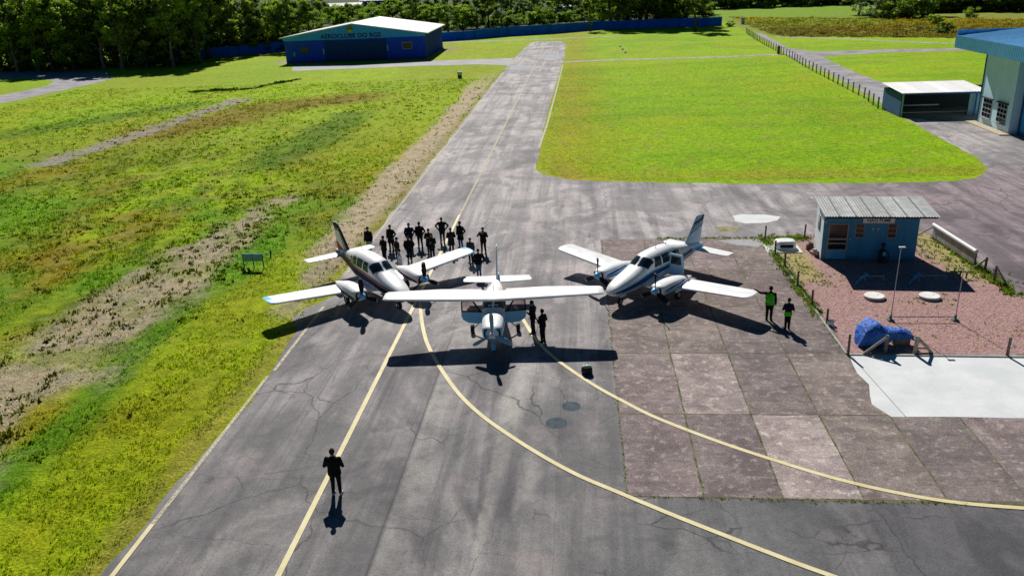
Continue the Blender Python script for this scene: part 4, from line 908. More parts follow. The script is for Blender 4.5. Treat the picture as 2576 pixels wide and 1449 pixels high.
# ---- far hangar with the club name
ang = math.radians(2.2)
HG = thing('club_hangar', 'wide blue hangar with a pale gable and low white roof, lettered with the club name', 'hangar', (-68.2, 190.4, 0), ang)
GW, GD = 32.6, 32.0; ze, zp = 5.75, 8.25; zg = 4.95
M_HWALL = wall_mat('navy_hangar_wall', (.004, .06, .62), (.008, .085, .78), (.006, .04, .14), 1.2)
M_GABLE = wall_mat('pale_blue_gable', (.04, .40, 1.0), (.06, .46, 1.0), (.04, .40, 1.0), .2)
M_HSIDE = corr_mat('blue_side_sheet', (.004, .04, .42), (.008, .07, .60), .85, .8, 2.4, 1, .8)
mb = MB(); mb.add([(0, 0, 0), (GW, 0, 0), (GW, 0, zg), (0, 0, zg)], [(0, 1, 2, 3)], 0)
mb.add([(GW, 0, 0), (GW, GD, 0), (GW, GD, ze), (GW, 0, ze)], [(0, 1, 2, 3)], 1); mb.add([(0, 0, 0), (0, 0, ze), (0, GD, ze), (0, GD, 0)], [(0, 1, 2, 3)], 1)
mb.add([(0, GD, 0), (0, GD, ze), (GW/2, GD, zp), (GW, GD, ze), (GW, GD, 0)], [(0, 1, 2, 3, 4)], 0); mb.build('wall', [M_HWALL, M_HSIDE], HG)
mb = MB(); mb.add([(-.1, -.12, zg), (GW+.1, -.12, zg), (GW+.1, -.12, ze), (GW/2, -.12, zp), (-.1, -.12, ze), (-.1, 0, zg), (GW+.1, 0, zg)], [(0, 1, 2, 3, 4), (0, 5, 6, 1)], 0); gb = mb.build('gable', M_GABLE, HG)
M_HROOF = corr_mat('white_metal_roof', (.74, .74, .75), (.90, .89, .88), .45, .15, 5.5, 1, .35)
for sd in (0, 1):
    mb = MB(); x_e = -.9 if sd == 0 else GW+.9; zee = ze-(.9)*(zp-ze)/(GW/2)
    o_ = Vector((x_e, -.8, zee+.10)); v_ = Vector((GW/2-x_e, 0, zp-zee)); mb.add([o_, o_+v_, o_+v_+Vector((0, GD+1.4, 0)), o_+Vector((0, GD+1.4, 0))], [(0, 1, 2, 3) if sd == 1 else (3, 2, 1, 0)], 0)
    lo = Vector((0, 0, -.22)); mb.add([o_, o_+v_, o_+v_+lo, o_+lo], [(0, 1, 2, 3)], 0); e = Vector((0, GD+1.4, 0)); mb.add([o_, o_+lo, o_+lo+e, o_+e], [(0, 1, 2, 3)], 0)
    mb.build('roof', M_HROOF, HG)
me = text_mesh('AEROCLUBE DO RGS', 1.75, .01, .045); me.materials.append(mat('navy_lettering', (.01, .02, .10), .7)); o = link('lettering', me, gb); o.location = (15.6, -.16, 5.62); o.rotation_euler = (PI/2, 0, 0); o.scale = (.84, .78, 1)
mb = MB(); cx_ = 15.6
mb.add([(cx_+a, -.17, 6.55+b_) for a, b_ in ((-.75, .45), (-.55, .2), (.55, .2), (.75, .45), (.7, .95), (.35, 1.25), (0, 1.35), (-.35, 1.25), (-.7, .95))], [tuple(range(9))], 0)
mb.add([(cx_+a, -.19, 6.55+b_) for a, b_ in ((-.55, .2), (-.35, -.12), (0, -.3), (.35, -.12), (.55, .2), (.2, .42), (-.2, .42))], [tuple(range(7))], 1)
mb.add([(cx_+a, -.19, 6.55+b_) for a, b_ in ((-.12, 1.3), (.12, 1.3), (.1, 1.62), (-.1, 1.62))], [(0, 1, 2, 3)], 2)
mb.build('emblem', [mat('emblem_green', (.10, .26, .03), .7), mat('emblem_yellow', (.62, .48, .03), .7), mat('emblem_dark', (.05, .12, .05), .7)], gb)
M_HDOOR = wall_mat('dark_sliding_door', (.005, .045, .19), (.007, .06, .24), (.004, .01, .03), 1.0)
for x0_, x1_ in ((9.3, 13.9), (13.95, 18.6), (18.65, 23.6)):
    mb = MB(); mb.box(((x0_+x1_)/2, -.05, 2.35), (x1_-x0_, .06, 4.6))
    for k in range(1, 5): mb.box((x0_+(x1_-x0_)*k/5, -.09, 2.35), (.06, .03, 4.5))
    mb.build('sliding_door', M_HDOOR, HG)
mb = MB(); mb.box((28.4, -.04, 3.05), (2.3, .08, 1.55), 0); wd_ = mb.build('window', M_FRAME, HG); mb = MB(); mb.box((28.4, -.09, 3.05), (2.0, .03, 1.25)); mb.build('pane', mat('dim_pane', (.02, .022, .012), .3), wd_)
mb = MB(); mb.box((4.6, -.04, 3.0), (1.9, .06, 1.3), 0); wd_ = mb.build('window', M_HDOOR, HG); mb = MB(); mb.box((4.6, -.08, 3.0), (1.7, .02, 1.1)); mb.build('pane', M_WPANE, wd_)
for (xx, zz_, hh) in ((9.0, 2.4, 1.3), (23.9, 2.7, 1.2), (2.1, 2.0, .9)): mb = MB(); mb.box((xx, -.12, zz_), (.28, .12, hh)); mb.build('wall_lamp', M_LSTR, HG)

# ---- open carport
CP = thing('carport', 'open-fronted dark blue carport under a white corrugated roof', 'carport', (36.7, 98.6, 0), 0)
poly_sheet('carport_floor', [(36.8, 98.0), (36.8, 104.5), (50.5, 104.5), (50.5, 95), (43.3, 94.5), (43.2, 92.5)], .019, flat_mat('carport_concrete', (.10, .10, .10), (.17, .165, .16), 1, 6), sub=1)
M_CPW = wall_mat('dark_blue_board', (.008, .07, .24), (.012, .10, .30), (.01, .04, .08), .4)
mb = MB(); mb.box((0, 3.0, 1.30), (.12, 6.0, 2.6)); mb.build('side_wall', M_CPW, CP)
mb = MB(); mb.box((7.0, 6.0, 1.30), (13.9, .12, 2.6)); mb.build('back_wall', mat('shadowy_board', (.02, .025, .03), .9, .2), CP)  # back wall coloured near black for the shade inside the carport
mb = MB(); mb.box((8.75, .35, 1.30), (2.3, .10, 2.55)); mb.build('front_panel', wall_mat('faded_board', (.16, .27, .30), (.22, .34, .36), (.05, .06, .06), .8), CP)
for xx in (.1, 8.2): mb = MB(); mb.box((xx, -.05, 1.32), (.14, .14, 2.64)); mb.build('post', mat('pale_post', (.30, .42, .48), .7) if xx < 1 else M_CPW, CP)
mb = MB(); mb.box((4.4, -.05, 2.58), (8.9, .08, .16)); mb.build('beam', M_CPW, CP)
mb = MB(); mb.box((2.9, 2.5, .92), (4.6, .06, .12)); mb.build('rail', M_GREYP, CP)
mb = MB(); corrugated(mb, (-.35, -.55, 2.76), (1, 0, 0), (0, 1, .05), 9.6, 7.0, .30, .035, .012, nv=3); mb.build('roof', corr_mat('white_corrugated', (.72, .72, .73), (.84, .83, .83), .6, 1.0, 1.1), CP)

# ---- big hangar at the right edge
BH = thing('large_hangar', 'tall blue hangar with a deep overhanging blue roof at the right edge', 'hangar', (43.1, 86.7, 0), math.radians(-1.5))
M_BH1 = wall_mat('pale_blue_render', (.52, .76, .92), (.60, .82, .96), (.5, .55, .6), .5)
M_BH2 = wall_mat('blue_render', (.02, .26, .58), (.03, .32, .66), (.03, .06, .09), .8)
mb = MB(); mb.box((16, 3.75, 4.2), (32, 7.5, 8.4), 0); mb.build('wall', [M_BH1], BH)
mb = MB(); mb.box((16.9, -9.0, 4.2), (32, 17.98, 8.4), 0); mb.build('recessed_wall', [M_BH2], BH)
mb = MB(); mb.tube((-.06, 7.4, .2), (-.06, 7.4, 7.9), .06, n=8); mb.build('downpipe', M_CPW, BH)
mb = MB(); mb.tube((.84, -.25, .1), (.84, -.25, 8.0), .10, n=8); mb.build('downpipe', M_CPW, BH)
for y0_, y1_ in ((4.4, 6.5), (.9, 3.0)):
    mb = MB(); mb.box((-.02, (y0_+y1_)/2, 1.85), (.06, y1_-y0_, 1.9), 0); wd_ = mb.build('window', mat('pale_iron_frame', (.40, .44, .48), .6), BH)
    mb = MB(); n_ = 3
    for i in range(n_):
        for j in range(4):
            w_ = (y1_-y0_)/n_; mb.box((-.06, y0_+w_*(i+.5), 1.85-.95+.475*(j+.5)), (.02, w_-.14, .34), 0)
    mb.build('pane', M_WPANE, wd_)
    mb = MB(); mb.box((-.12, (y0_+y1_)/2, 2.88), (.30, y1_-y0_+.3, .08)); mb.build('lintel', M_DARK, wd_)
    mb = MB(); mb.box((-.10, (y0_+y1_)/2, .80), (.22, y1_-y0_+.2, .08)); mb.build('sill', M_KERB, wd_)
mb = MB(); mb.box((.87, -3.4, 2.1), (.04, 2.6, 2.4), 0); wd_ = mb.build('window', M_FRAME, BH); mb = MB(); mb.box((.84, -3.4, 2.1), (.02, 2.3, 2.1)); mb.build('pane', M_WPANE, wd_)
mb = MB(); mb.box((-.55, 3.6, .06), (1.0, 8.4, .12)); mb.build('plinth_step', mat('sandy_concrete', (.55, .47, .33), .9, .15), BH)
M_BROOF = corr_mat('blue_metal_roof', (.13, .44, .80), (.18, .50, .88), .45, .3, 1.0, 1, .25)
mb = MB(); corrugated(mb, (-2.2, -17.5, 9.0), (0, 1, 0), (1, 0, .085), 28.2, 36, .34, .03, .012, nv=2); mb.build('roof', M_BROOF, BH)
mb = MB(); corrugated(mb, (-2.25, -17.5, 7.72), (0, 1, 0), (0, 0, 1), 28.2, 1.3, .34, .025, .012, nv=1)
mb.build('fascia', corr_mat('blue_fascia', (.14, .44, .92), (.18, .50, .96), .5, .4, 1.0, 1, .2), BH)
mb = MB(); mb.box((15.0, 10.62, 9.05), (34.3, .06, 1.1)); mb.build('end_fascia', M_BROOF, BH)
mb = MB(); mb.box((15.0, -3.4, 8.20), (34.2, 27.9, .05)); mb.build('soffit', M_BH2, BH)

# ---- perimeter walls
M_PW = corr_mat('blue_painted_wall', (.004, .13, .85), (.008, .20, 1.0), .85, .5, 2.6, 0, .75)
M_PWT = mat('wall_coping', (.10, .22, .38), .9, .25, 1)
def long_wall(pts, h, label):
    a = Vector(pts[0]); W_ = thing('perimeter_wall', label, 'wall', (a.x, a.y, 0)); 
    for (p, q_) in zip(pts[:-1], pts[1:]):
        p = Vector(p)-a; q_ = Vector(q_)-a; d = q_-p; n_ = max(1, round(d.length/12)); an = math.atan2(d.y, d.x)
        for k in range(n_):
            c_ = p+d*((k+.5)/n_); L = d.length/n_; hh = h*random.uniform(.95, 1.05)
            o = None; mb = MB(); mb.box((0, 0, hh/2), (L-.02, .18, hh)); 
            for r_ in range(int(L/2.6)+1): mb.box((-L/2+.1+r_*2.6, -.12, hh/2-.03), (.22, .10, hh-.1))
            o = mb.build('panel', M_PW, W_); o.location = (c_.x, c_.y, 0); o.rotation_euler = (0, 0, an)
    return W_
PW_L = [(-112, 203), (-100, 212.6), (-82, 227), (-62, 236)]
PW_R = [(-42, 244), (-31, 248.5), (-22, 256.5), (-9, 261), (6, 272.5), (43.5, 270.5)]
long_wall(PW_L, 2.5, 'long blue perimeter wall in the shade of the tall trees, left of the far hangar')
long_wall(PW_R, 2.6, 'long blue perimeter wall below the trees, right of the far hangar')

# ---- fence along the service road
M_POST = mat('grey_concrete_post', (.20, .20, .18), .9, .25, 4); M_WIRE = mat('fence_wire', (.25, .25, .25), .6, .2)
pts = [Vector(p_) for p_ in ((36.3, 104.9), (37.4, 114), (38.0, 126), (38.6, 139), (39.3, 153), (40.4, 167), (41.5, 194), (42.4, 210), (44.6, 236))]
FN = thing('post_fence', 'long fence of slim grey posts running along the gravel service road to the wall', 'fence', (pts[0].x, pts[0].y, 0))
cum = [0]
for a, b_ in zip(pts[:-1], pts[1:]): cum.append(cum[-1]+(b_-a).length)
def on(d):
    for i in range(len(pts)-1):
        if d <= cum[i+1]: return pts[i].lerp(pts[i+1], (d-cum[i])/(cum[i+1]-cum[i]))
    return pts[-1]
nP = 46; tops = []
pm = MB(); pm.box((0, 0, .70), (.15, .15, 1.40)); pm.box((0, 0, 1.42), (.11, .11, .06)); pme = None
for k in range(nP):
    p_ = on(cum[-1]*k/(nP-1))-pts[0]
    if pme is None: o = pm.build('post', M_POST, FN); pme = o.data
    else: o = link('post', pme, FN)
    o.location = (p_.x, p_.y, 0); o.rotation_euler = (random.uniform(-.03, .03), random.uniform(-.03, .03), random.uniform(-.2, .2)); tops.append(p_)
for hz in (.4, .8, 1.2):
    mb = MB(); mb.path([(p_.x, p_.y, hz) for p_ in tops], .012, 4); mb.build('wire', M_WIRE, FN)
mb = MB(); g0 = Vector(G2(1958, 137)); mb.box((0, 0, .8), (.5, .5, 1.6), bev=.04); o = mb.build('gate_pillar', mat('brown_brick', (.18, .10, .07), .9, .3, 5)); o.location = (g0.x, g0.y, 0); tag(o, 'stubby brown pillar where the footpath meets the long post fence', 'pillar')
mb = MB(); g1 = Vector(G2(1868, 62)); mb.box((0, 0, .95), (1.0, .9, 1.9)); mb.box((0, 0, 1.96), (1.2, 1.1, .12), 1); o = mb.build('guard_box', [mat('pale_blue_box', (.28, .45, .56), .8, .2), M_KERB]); o.location = (g1.x, g1.y, 0); tag(o, 'tiny pale blue box at the far end of the post fence by the wall', 'shed')
# ================================================================== SMALL THINGS
M_WOOD = mat('weathered_post', (.15, .14, .12), .9, .3, 6); M_WOODL = mat('pale_timber', (.34, .31, .25), .9, .25, 6)
M_GALV = mat('galvanised_pipe', (.36, .39, .41), .45, .12, 4, metal=.6)
M_TARP, t, b = new_mat('blue_tarpaulin'); co = objco(t); n1 = noise(t, co, 3, 5, .6); n2 = noise(t, mapping(t, co, (9, 2, 2)), 1, 4)
t.links.new(mixc(t, rng(t, n1, .3, .7), (.010, .11, .52), (.02, .18, .72)), b.inputs['Base Color']); b.inputs['Roughness'].default_value = .6; bump(t, b, mth(t, 'ADD', n1, n2), 1.0, .14)
# left yard fence: posts with a low wire
base = Vector((12.0, 52.6)); FY = thing('yard_fence', 'row of short dark posts with thin wire, left side of the red gravel yard', 'fence', (base.x, base.y, 0))
tops = []
for (x, y, h) in ((11.95, 52.5, 1.08), (12.04, 49.8, .92), (12.08, 47.4, .95), (12.06, 44.2, .92), (12.12, 41.3, .92), (12.21, 38.86, .85), (12.18, 35.2, 1.08)):
    mb = MB(); mb.tube((0, 0, 0), (random.uniform(-.04, .04), random.uniform(-.03, .03), h), .06, .055, 8); mb.tube((0, 0, h), (0, 0, h+.015), .05, .03, 8, 1)
    o = mb.build('post', [M_WOOD, M_WOODL], FY); o.location = (x-base.x, y-base.y, 0); tops.append((x-base.x, y-base.y))
for hz in (.35, .7): mb = MB(); mb.path([(x, y, hz) for x, y in tops], .006, 4); mb.build('wire', M_WIRE, FY)
def one_post(x, y, h, lab, r=.06, brace=None, m=None):
    P_ = thing('corner_post' if brace else 'short_post', lab, 'post', (x, y, 0)); mb = MB(); mb.tube((0, 0, 0), (.02, 0, h), r, r*.95, 8); mb.build('post', m or M_WOOD, P_)
    if brace:
        mb = MB(); bx, by, bz = brace; mb.tube((.02, -.01, h*.93), (bx, by, bz), r*.7, r*.7, 8); mb.build('brace', M_WOODL, P_)
        mb = MB(); mb.tube((0, -.06, .10), (bx, by-.05, .08), r*.55, r*.55, 8); mb.build('ground_rail', M_WOOD, P_)
    return P_
one_post(13.86, 35.33, .98, 'stout corner post with a timber brace to its left, in front of the blue tarpaulin', .085, (-.98, -.06, .06))
one_post(15.18, 35.30, .95, 'stout corner post with a brace to its right, between tarpaulin and white pad', .095, (.78, .02, .06), M_WOODL)
one_post(19.15, 35.12, .95, 'lone upright post on the front edge of the gravel, far right', .07)
one_post(14.62, 53.0, .98, 'lone short post behind the left rear corner of the blue hut', .06)
one_post(23.1, 46.32, .88, 'leaning grey post just past the end of the white barrier rail', .075, (-.35, .55, .05))
one_post(22.83, 44.59, .98, 'grey post with short brace at the right rim of the gravel yard', .075, (.45, -.5, .05))
# barrier rail
a = Vector((22.62, 52.7)); b_ = Vector((22.9, 47.2)); d = b_-a; an = math.atan2(d.y, d.x); L = d.length
BR = thing('barrier_rail', 'low barrier with a thick white top pipe and grey panel, right of the hut', 'barrier', (a.x, a.y, 0), an)
mb = MB(); mb.tube((0, 0, .93), (L, 0, .93), .12, n=14); mb.build('top_pipe', mat('white_pipe', (.80, .80, .82), .5, .06), BR)
mb = MB(); mb.box((L/2, 0, .47), (L-.1, .04, .66)); mb.build('panel', mat('grey_panel', (.36, .33, .33), .9, .2, 2), BR)
for k in range(4): mb = MB(); mb.box((.15+k*(L-.3)/3, .05, .42), (.13, .13, .84)); mb.build('post', M_WOOD, BR)
mb = MB(); mb.tube((.1, 0, .85), (-.25, -1.0, .04), .04, n=8); mb.build('brace', M_WOODL, BR)
# lamp poles and floor pipe
for (x, y, h, lx, head, lab) in ((15.45, 39.25, 3.85, .25, True, 'taller thin galvanised pole with a flat lamp head on top, in front of the hut'), (18.57, 39.22, 2.75, .12, False, 'shorter thin galvanised pole without a head, right of the tall one')):
    P_ = thing('lamp_pole' if head else 'slim_pole', lab, 'pole', (x, y, 0)); mb = MB(); mb.tube((0, 0, 0), (lx*.2, .06, h), .024, .020, 10); mb.build('pole', M_GALV, P_)
    mb = MB(); mb.box((0, 0, .05), (.30, .30, .10), bev=.02); mb.tube((0, 0, .1), (0, 0, .32), .06, n=8); mb.build('foot', mat('green_iron', (.06, .16, .13), .6, .2) if head else bpy.data.materials['green_iron'], P_)
    if head: mb = MB(); mb.box((lx*.2+.06, .06, h+.04), (.32, .16, .05), bev=.02); mb.build('lamp_head', mat('pale_lamp', (.75, .78, .80), .4), P_)
    else: mb = MB(); mb.tube((lx*.2, .06, h), (lx*.2, .06, h+.05), .04, n=8); mb.build('cap', M_GALV, P_)
mb = MB(); mb.tube((0, 0, .26), (2.95, -.02, .26), .028, n=8); o = mb.build('low_pipe', M_GALV); o.location = (15.52, 39.15, 0); tag(o, 'thin horizontal pipe joining the feet of the two galvanised poles', 'pipe')
# manholes
for (x, y, lab) in ((15.65, 42.32, 'round white concrete lid on the gravel, the left one of the two'), (18.5, 42.28, 'round white concrete lid on the gravel, the right one of the two')):
    T_ = thing('tank_lid', lab, 'lid', (x, y, 0)); mb = MB(); mb.tube((0, 0, 0), (0, 0, .16), .56, .55, 32, smooth=False); mb.build('rim', M_KERB, T_)
    mb = MB(); mb.tube((0, 0, .16), (0, 0, .185), .52, .50, 32, smooth=False); mb.tube((.2, .1, .185), (.2, .1, .20), .06, n=10); mb.build('cover', mat('pale_lid', (.85, .85, .82), .85, .12, 3), T_)
# tarpaulin over equipment
T_ = thing('covered_pump', 'bulky machine wrapped in a crumpled blue tarpaulin behind the front posts', 'covered machine', (14.1, 36.45, 0))
mb = MB(); prof = [(-1.18, .10, .30, .0), (-1.12, .55, .56, .02), (-.95, .98, .66, .05), (-.60, 1.20, .70, .06), (-.25, 1.12, .66, .02), (.05, .86, .52, -.02), (.35, .80, .40, .0), (.75, .80, .36, .02), (1.1, .72, .34, .02), (1.28, .60, .30, .0), (1.32, .40, .24, .0)]
ring = []
for (x, zt, hw, yo) in prof:
    z0 = .02 if x < .25 else .34; rr = []
    for k in range(22):
        a_ = 2*PI*k/22; wr = 1+.10*math.sin(5*a_+x*6)+.06*math.sin(9*a_-x*11)
        y = yo+hw*math.copysign(abs(math.cos(a_))**.7, math.cos(a_))*wr; zc = (zt+z0)/2; z = zc+(zt-z0)/2*math.copysign(abs(math.sin(a_))**.75, math.sin(a_))*(wr if a_ < PI else 1)
        rr.append(Vector((x+.03*math.sin(3*a_+4*x), y, max(.015, z))))
    ring.append(rr)
mb.rings(ring, 0); mb.build('tarpaulin', M_TARP, T_)
mb = MB(); mb.box((.85, 0, .20), (.75, .40, .36), bev=.03); mb.build('pump_base', mat('dusty_metal', (.25, .22, .18), .8, .3, 5), T_)
mb = MB(); mb.tube((1.3, -.1, .32), (1.75, -.25, .22), .05, n=8); mb.build('outlet', M_GREYP, T_)
# white septic tank with a dark hatch
T_ = thing('water_tank', 'low white tank with a dark hatch, at the far left corner of the gravel yard', 'tank', (12.85, 50.9, 0), 0, None, .86)
mb = MB(); mb.box((-.15, -.15, .04), (2.5, 1.9, .08), bev=.02); mb.build('base_slab', mat('white_base', (.74, .75, .74), .9, .1, 2), T_)
mb = MB(); rr = [[Vector((.05+rx*math.copysign(abs(math.cos(2*PI*k/24))**.6, math.cos(2*PI*k/24)), .1+ry*math.copysign(abs(math.sin(2*PI*k/24))**.6, math.sin(2*PI*k/24)), z)) for k in range(24)] for rx, ry, z in ((.76, .62, .08), (.76, .62, .50), (.70, .56, .62), (.55, .42, .68))]
mb.rings(rr, 0); mb.build('body', mat('white_tank_shell', (.82, .83, .83), .5, .05), T_)
mb = MB(); mb.box((.05, -.505, .36), (.92, .06, .24), bev=.02); mb.build('hatch', M_DARK, T_)
# rubble by the hut
for i, (x, y, sx, sy, sz_, mm, lab) in enumerate(((14.35, 50.6, .42, .30, .38, 'brick_block', 'dark brown block against the left wall of the hut'), (14.42, 49.85, .46, .34, .22, 'pink_block', 'pale pink block lying by the left wall of the hut'), (14.50, 49.15, .40, .30, .28, 'brick_block', 'dark reddish block nearest the front left corner of the hut'))):
    mb = MB(); mb.box((0, 0, sz_/2), (sx, sy, sz_), bev=.03); mb.box((.05, .02, sz_+.05), (sx*.6, sy*.7, .10), rz=.3, bev=.02)
    m = bpy.data.materials.get(mm) or mat(mm, (.10, .05, .04) if mm[0] == 'b' else (.55, .40, .34), .9, .25, 5); o = mb.build('masonry_block', m); o.location = (x, y, 0); o.rotation_euler = (0, 0, .3*i); tag(o, lab, 'block')
# pump against the hut wall
T_ = thing('fuel_pump', 'dark fuel pump with a small pale blue dial standing at the hut front', 'pump', (17.9, 48.0, 0))
mb = MB(); mb.box((0, 0, .42), (.34, .30, .84), bev=.03); mb.tube((0, 0, .84), (0, 0, 1.12), .07, n=10); mb.ell((0, 0, 1.16), (.15, .13, .12)); mb.build('body', mat('dark_pump_paint', (.03, .025, .025), .6, .2), T_)
mb = MB(); mb.box((.05, -.165, .62), (.18, .03, .26), bev=.01); mb.build('dial', M_PBLUE, T_)
mb = MB(); mb.path([(.18, -.05, .8), (.32, -.1, .6), (.34, -.1, .25), (.2, -.14, .06)], .025, 8); mb.build('hose', M_BLACK, T_)
# valves on the gravel
M_VALVE = mat('blue_valve_paint', (.05, .28, .55), .5, .15)
for (x, y, lab) in ((15.55, 44.4, 'bent blue pipe valve in the hut shadow, above the left round lid'), (18.40, 44.35, 'bent blue pipe valve in the hut shadow, above the right round lid')):
    T_ = thing('pipe_valve', lab, 'valve', (x, y, 0)); mb = MB(); mb.path([(-.25, -.1, .02), (-.2, -.08, .2), (0, 0, .34), (.25, .12, .52)], [.07, .065, .06, .075], 10); mb.build('elbow', M_VALVE, T_)
    mb = MB(); mb.tube((.22, .10, .50), (.34, .17, .60), .11, n=12); mb.build('flange', M_VALVE, T_)
    mb = MB(); mb.tube((0, 0, .34), (.02, -.12, .50), .02, n=6); mb.tube((-.05, -.13, .51), (.10, -.12, .51), .06, n=10); mb.build('handwheel', M_VALVE, T_)
for (x0_, x1_, lab) in ((15.95, 17.05, 'short grey pipe lying in the hut shadow between the two blue valves'), (18.9, 20.4, 'longer grey pipe lying in the hut shadow right of the blue valves')):
    mb = MB(); mb.tube((0, 0, .30), (x1_-x0_, 0, .30), .03, n=8)
    for xx in (.05, x1_-x0_-.05): mb.tube((xx, 0, .0), (xx, 0, .30), .025, n=6)
    o = mb.build('surface_pipe', M_GREYP); o.location = (x0_, 44.95, 0); tag(o, lab, 'pipe')
T_ = thing('pipe_stand', 'small dark stand of crossed pipes at the right end of the hut shadow', 'stand', (20.9, 45.2, 0))
for k in range(3): mb = MB(); mb.tube((k*.35, 0, 0), (k*.35+.03, 0, .62-.1*k), .045, n=8); mb.build('leg', M_WOOD, T_)
mb = MB(); mb.tube((-.2, 0, .45), (1.1, .1, .35), .04, n=8); mb.build('crossbar', M_WOOD, T_)
mb = MB(); mb.tube((0, 0, 0), (0, 0, .26), .15, .19, 16); mb.tube((0, 0, .26), (0, 0, .262), .19, .16, 16, 1); o = mb.build('flower_pot', [mat('white_pot', (.8, .8, .78), .7), M_DARK]); o.location = (12.35, 38.7, 0); tag(o, 'small white pot beside the sixth post of the yard fence', 'pot')
# bag on the apron
T_ = thing('equipment_bag', 'black equipment bag with a pale green top on the asphalt beside the yellow curve', 'bag', (.12, 33.35, 0), .15, None, .82)
mb = MB(); rr = [[Vector((rx*math.copysign(abs(math.cos(2*PI*k/20))**.6, math.cos(2*PI*k/20)), ry*math.copysign(abs(math.sin(2*PI*k/20))**.6, math.sin(2*PI*k/20)), z)) for k in range(20)] for rx, ry, z in ((.28, .20, .01), (.31, .23, .12), (.30, .22, .34), (.24, .17, .44))]
mb.rings(rr, 0); mb.build('body', mat('black_canvas', (.015, .016, .018), .8, .25, 6), T_)
mb = MB(); rr = [[Vector((rx*math.copysign(abs(math.cos(2*PI*k/20))**.7, math.cos(2*PI*k/20)), ry*math.copysign(abs(math.sin(2*PI*k/20))**.7, math.sin(2*PI*k/20)), z)) for k in range(20)] for rx, ry, z in ((.25, .18, .435), (.24, .17, .49), (.16, .10, .53))]
mb.rings(rr, 0); mb.build('lid', mat('pale_green_flap', (.45, .56, .48), .7, .1), T_)
mb = MB(); mb.path([(-.12, 0, .50), (-.08, 0, .62), (.08, 0, .62), (.12, 0, .50)], .015, 6); mb.build('handle', M_BLACK, T_)
# two-panel board in the grass
T_ = thing('airfield_sign', 'low board of two blue-grey panels on thin legs in the left grass', 'sign', (-21.2, 48.1, 0), math.radians(-2))
for k in (-1, 1): mb = MB(); mb.box((k*.325, 0, .74), (.62, .03, .46), bev=.008); mb.build('panel', mat('blue_grey_panel', (.24, .42, .56), .5, .1) if k < 0 else bpy.data.materials['blue_grey_panel'], T_)
for xx in (-.66, 0, .66): mb = MB(); mb.box((xx, .04, .50), (.05, .05, 1.0)); mb.build('leg', mat('dark_green_leg', (.02, .06, .05), .7) if xx < -.5 else bpy.data.materials['dark_green_leg'], T_)
mb = MB(); mb.box((0, .06, .98), (1.36, .05, .04)); mb.build('crossbar', M_LSTR, T_)
mb = MB(); mb.tube((0, 0, 0), (.03, 0, .35), .05, n=8); mb.box((.02, 0, .36), (.14, .12, .10), bev=.02); o = mb.build('marker_stake', M_BLACK); o.location = (-21.0, 50.6, 0); tag(o, 'short black stake in the grass just right of the two-panel board', 'stake')
T_ = thing('distance_marker', 'small white and dark marker box in the grass left of the taxiway', 'marker', (-22.15, 151.0, 0))
mb = MB(); mb.box((0, 0, .85), (.85, .5, .6), bev=.04); mb.build('box', mat('pale_marker', (.62, .70, .75), .6), T_)
mb = MB(); mb.box((0, .02, .27), (.7, .4, .54)); mb.build('stand', mat('dark_blue_stand', (.03, .08, .12), .7), T_)
for i, q_ in enumerate(((1560, 119), (1566, 126), (1573, 134))):
    g = G(*q_); mb = MB(); mb.box((0, 0, .18), (.5, .5, .36), bev=.05); o = mb.build('edge_marker', M_WHITE); o.location = (g.x, g.y, 0); tag(o, ('far', 'middle', 'near')[i]+' one of three small white markers in the lawn beyond the crossing', 'marker', 'white lawn markers')
# ================================================================== PEOPLE
def bake(mb, voxel, smooth=4):
    me = bpy.data.meshes.new('tmp'); me.from_pydata(mb.v, [], mb.f); me.update()
    o = bpy.data.objects.new('tmp', me); COL.objects.link(o)
    r = o.modifiers.new('r', 'REMESH'); r.mode = 'VOXEL'; r.voxel_size = voxel
    s_ = o.modifiers.new('s', 'SMOOTH'); s_.iterations = smooth; s_.factor = .5
    bpy.context.view_layer.update()
    out = bpy.data.meshes.new_from_object(o.evaluated_get(bpy.context.evaluated_depsgraph_get()))
    bpy.data.objects.remove(o); bpy.data.meshes.remove(me)
    out.polygons.foreach_set('use_smooth', [True]*len(out.polygons)); return out
def limb(mb, pts, rs, n=12):
    """tapered limb with round ends"""
    for i in range(len(pts)-1):
        mb.tube(pts[i], pts[i+1], rs[i], rs[i+1], n)
        mb.ell(pts[i], (rs[i],)*3, nu=n, nv=8)
    mb.ell(pts[-1], (rs[-1],)*3, nu=n, nv=8)
def torso(mb, rows, lean, n=20):
    mb.rings([[Vector((hw*math.copysign(abs(math.cos(2*PI*k/n))**.85, math.cos(2*PI*k/n)), yo+lean*(z-.9)+dp*math.copysign(abs(math.sin(2*PI*k/n))**.9, math.sin(2*PI*k/n)), z)) for k in range(n)] for z, hw, dp, yo in rows])
ARMS = {  # shoulder-relative elbow, wrist for the (left -x, right +x) arms; forward is +y
 'down': (((-.06, -.03, -.30), (-.07, .05, -.55)), ((.06, -.03, -.30), (.07, .05, -.55))),
 'crossed': (((-.07, .06, -.27), (.14, .24, -.20)), ((.07, .06, -.27), (-.14, .22, -.25))),
 'hips': (((-.22, -.06, -.22), (-.05, .05, -.42)), ((.22, -.06, -.22), (.05, .05, -.42))),
 'hold': (((-.10, -.02, -.28), (.06, .24, -.24)), ((.10, -.02, -.28), (-.06, .24, -.24))),
 'camera': (((-.14, .10, -.22), (.10, .26, .02)), ((.14, .10, -.22), (-.10, .26, .02))),
 'reach': (((-.26, .10, -.06), (-.50, .22, .02)), ((.06, -.02, -.30), (.06, .10, -.54))),
 'pocket': (((-.13, -.08, -.27), (-.02, .08, -.46)), ((.10, -.06, -.28), (.03, .09, -.48))),
}
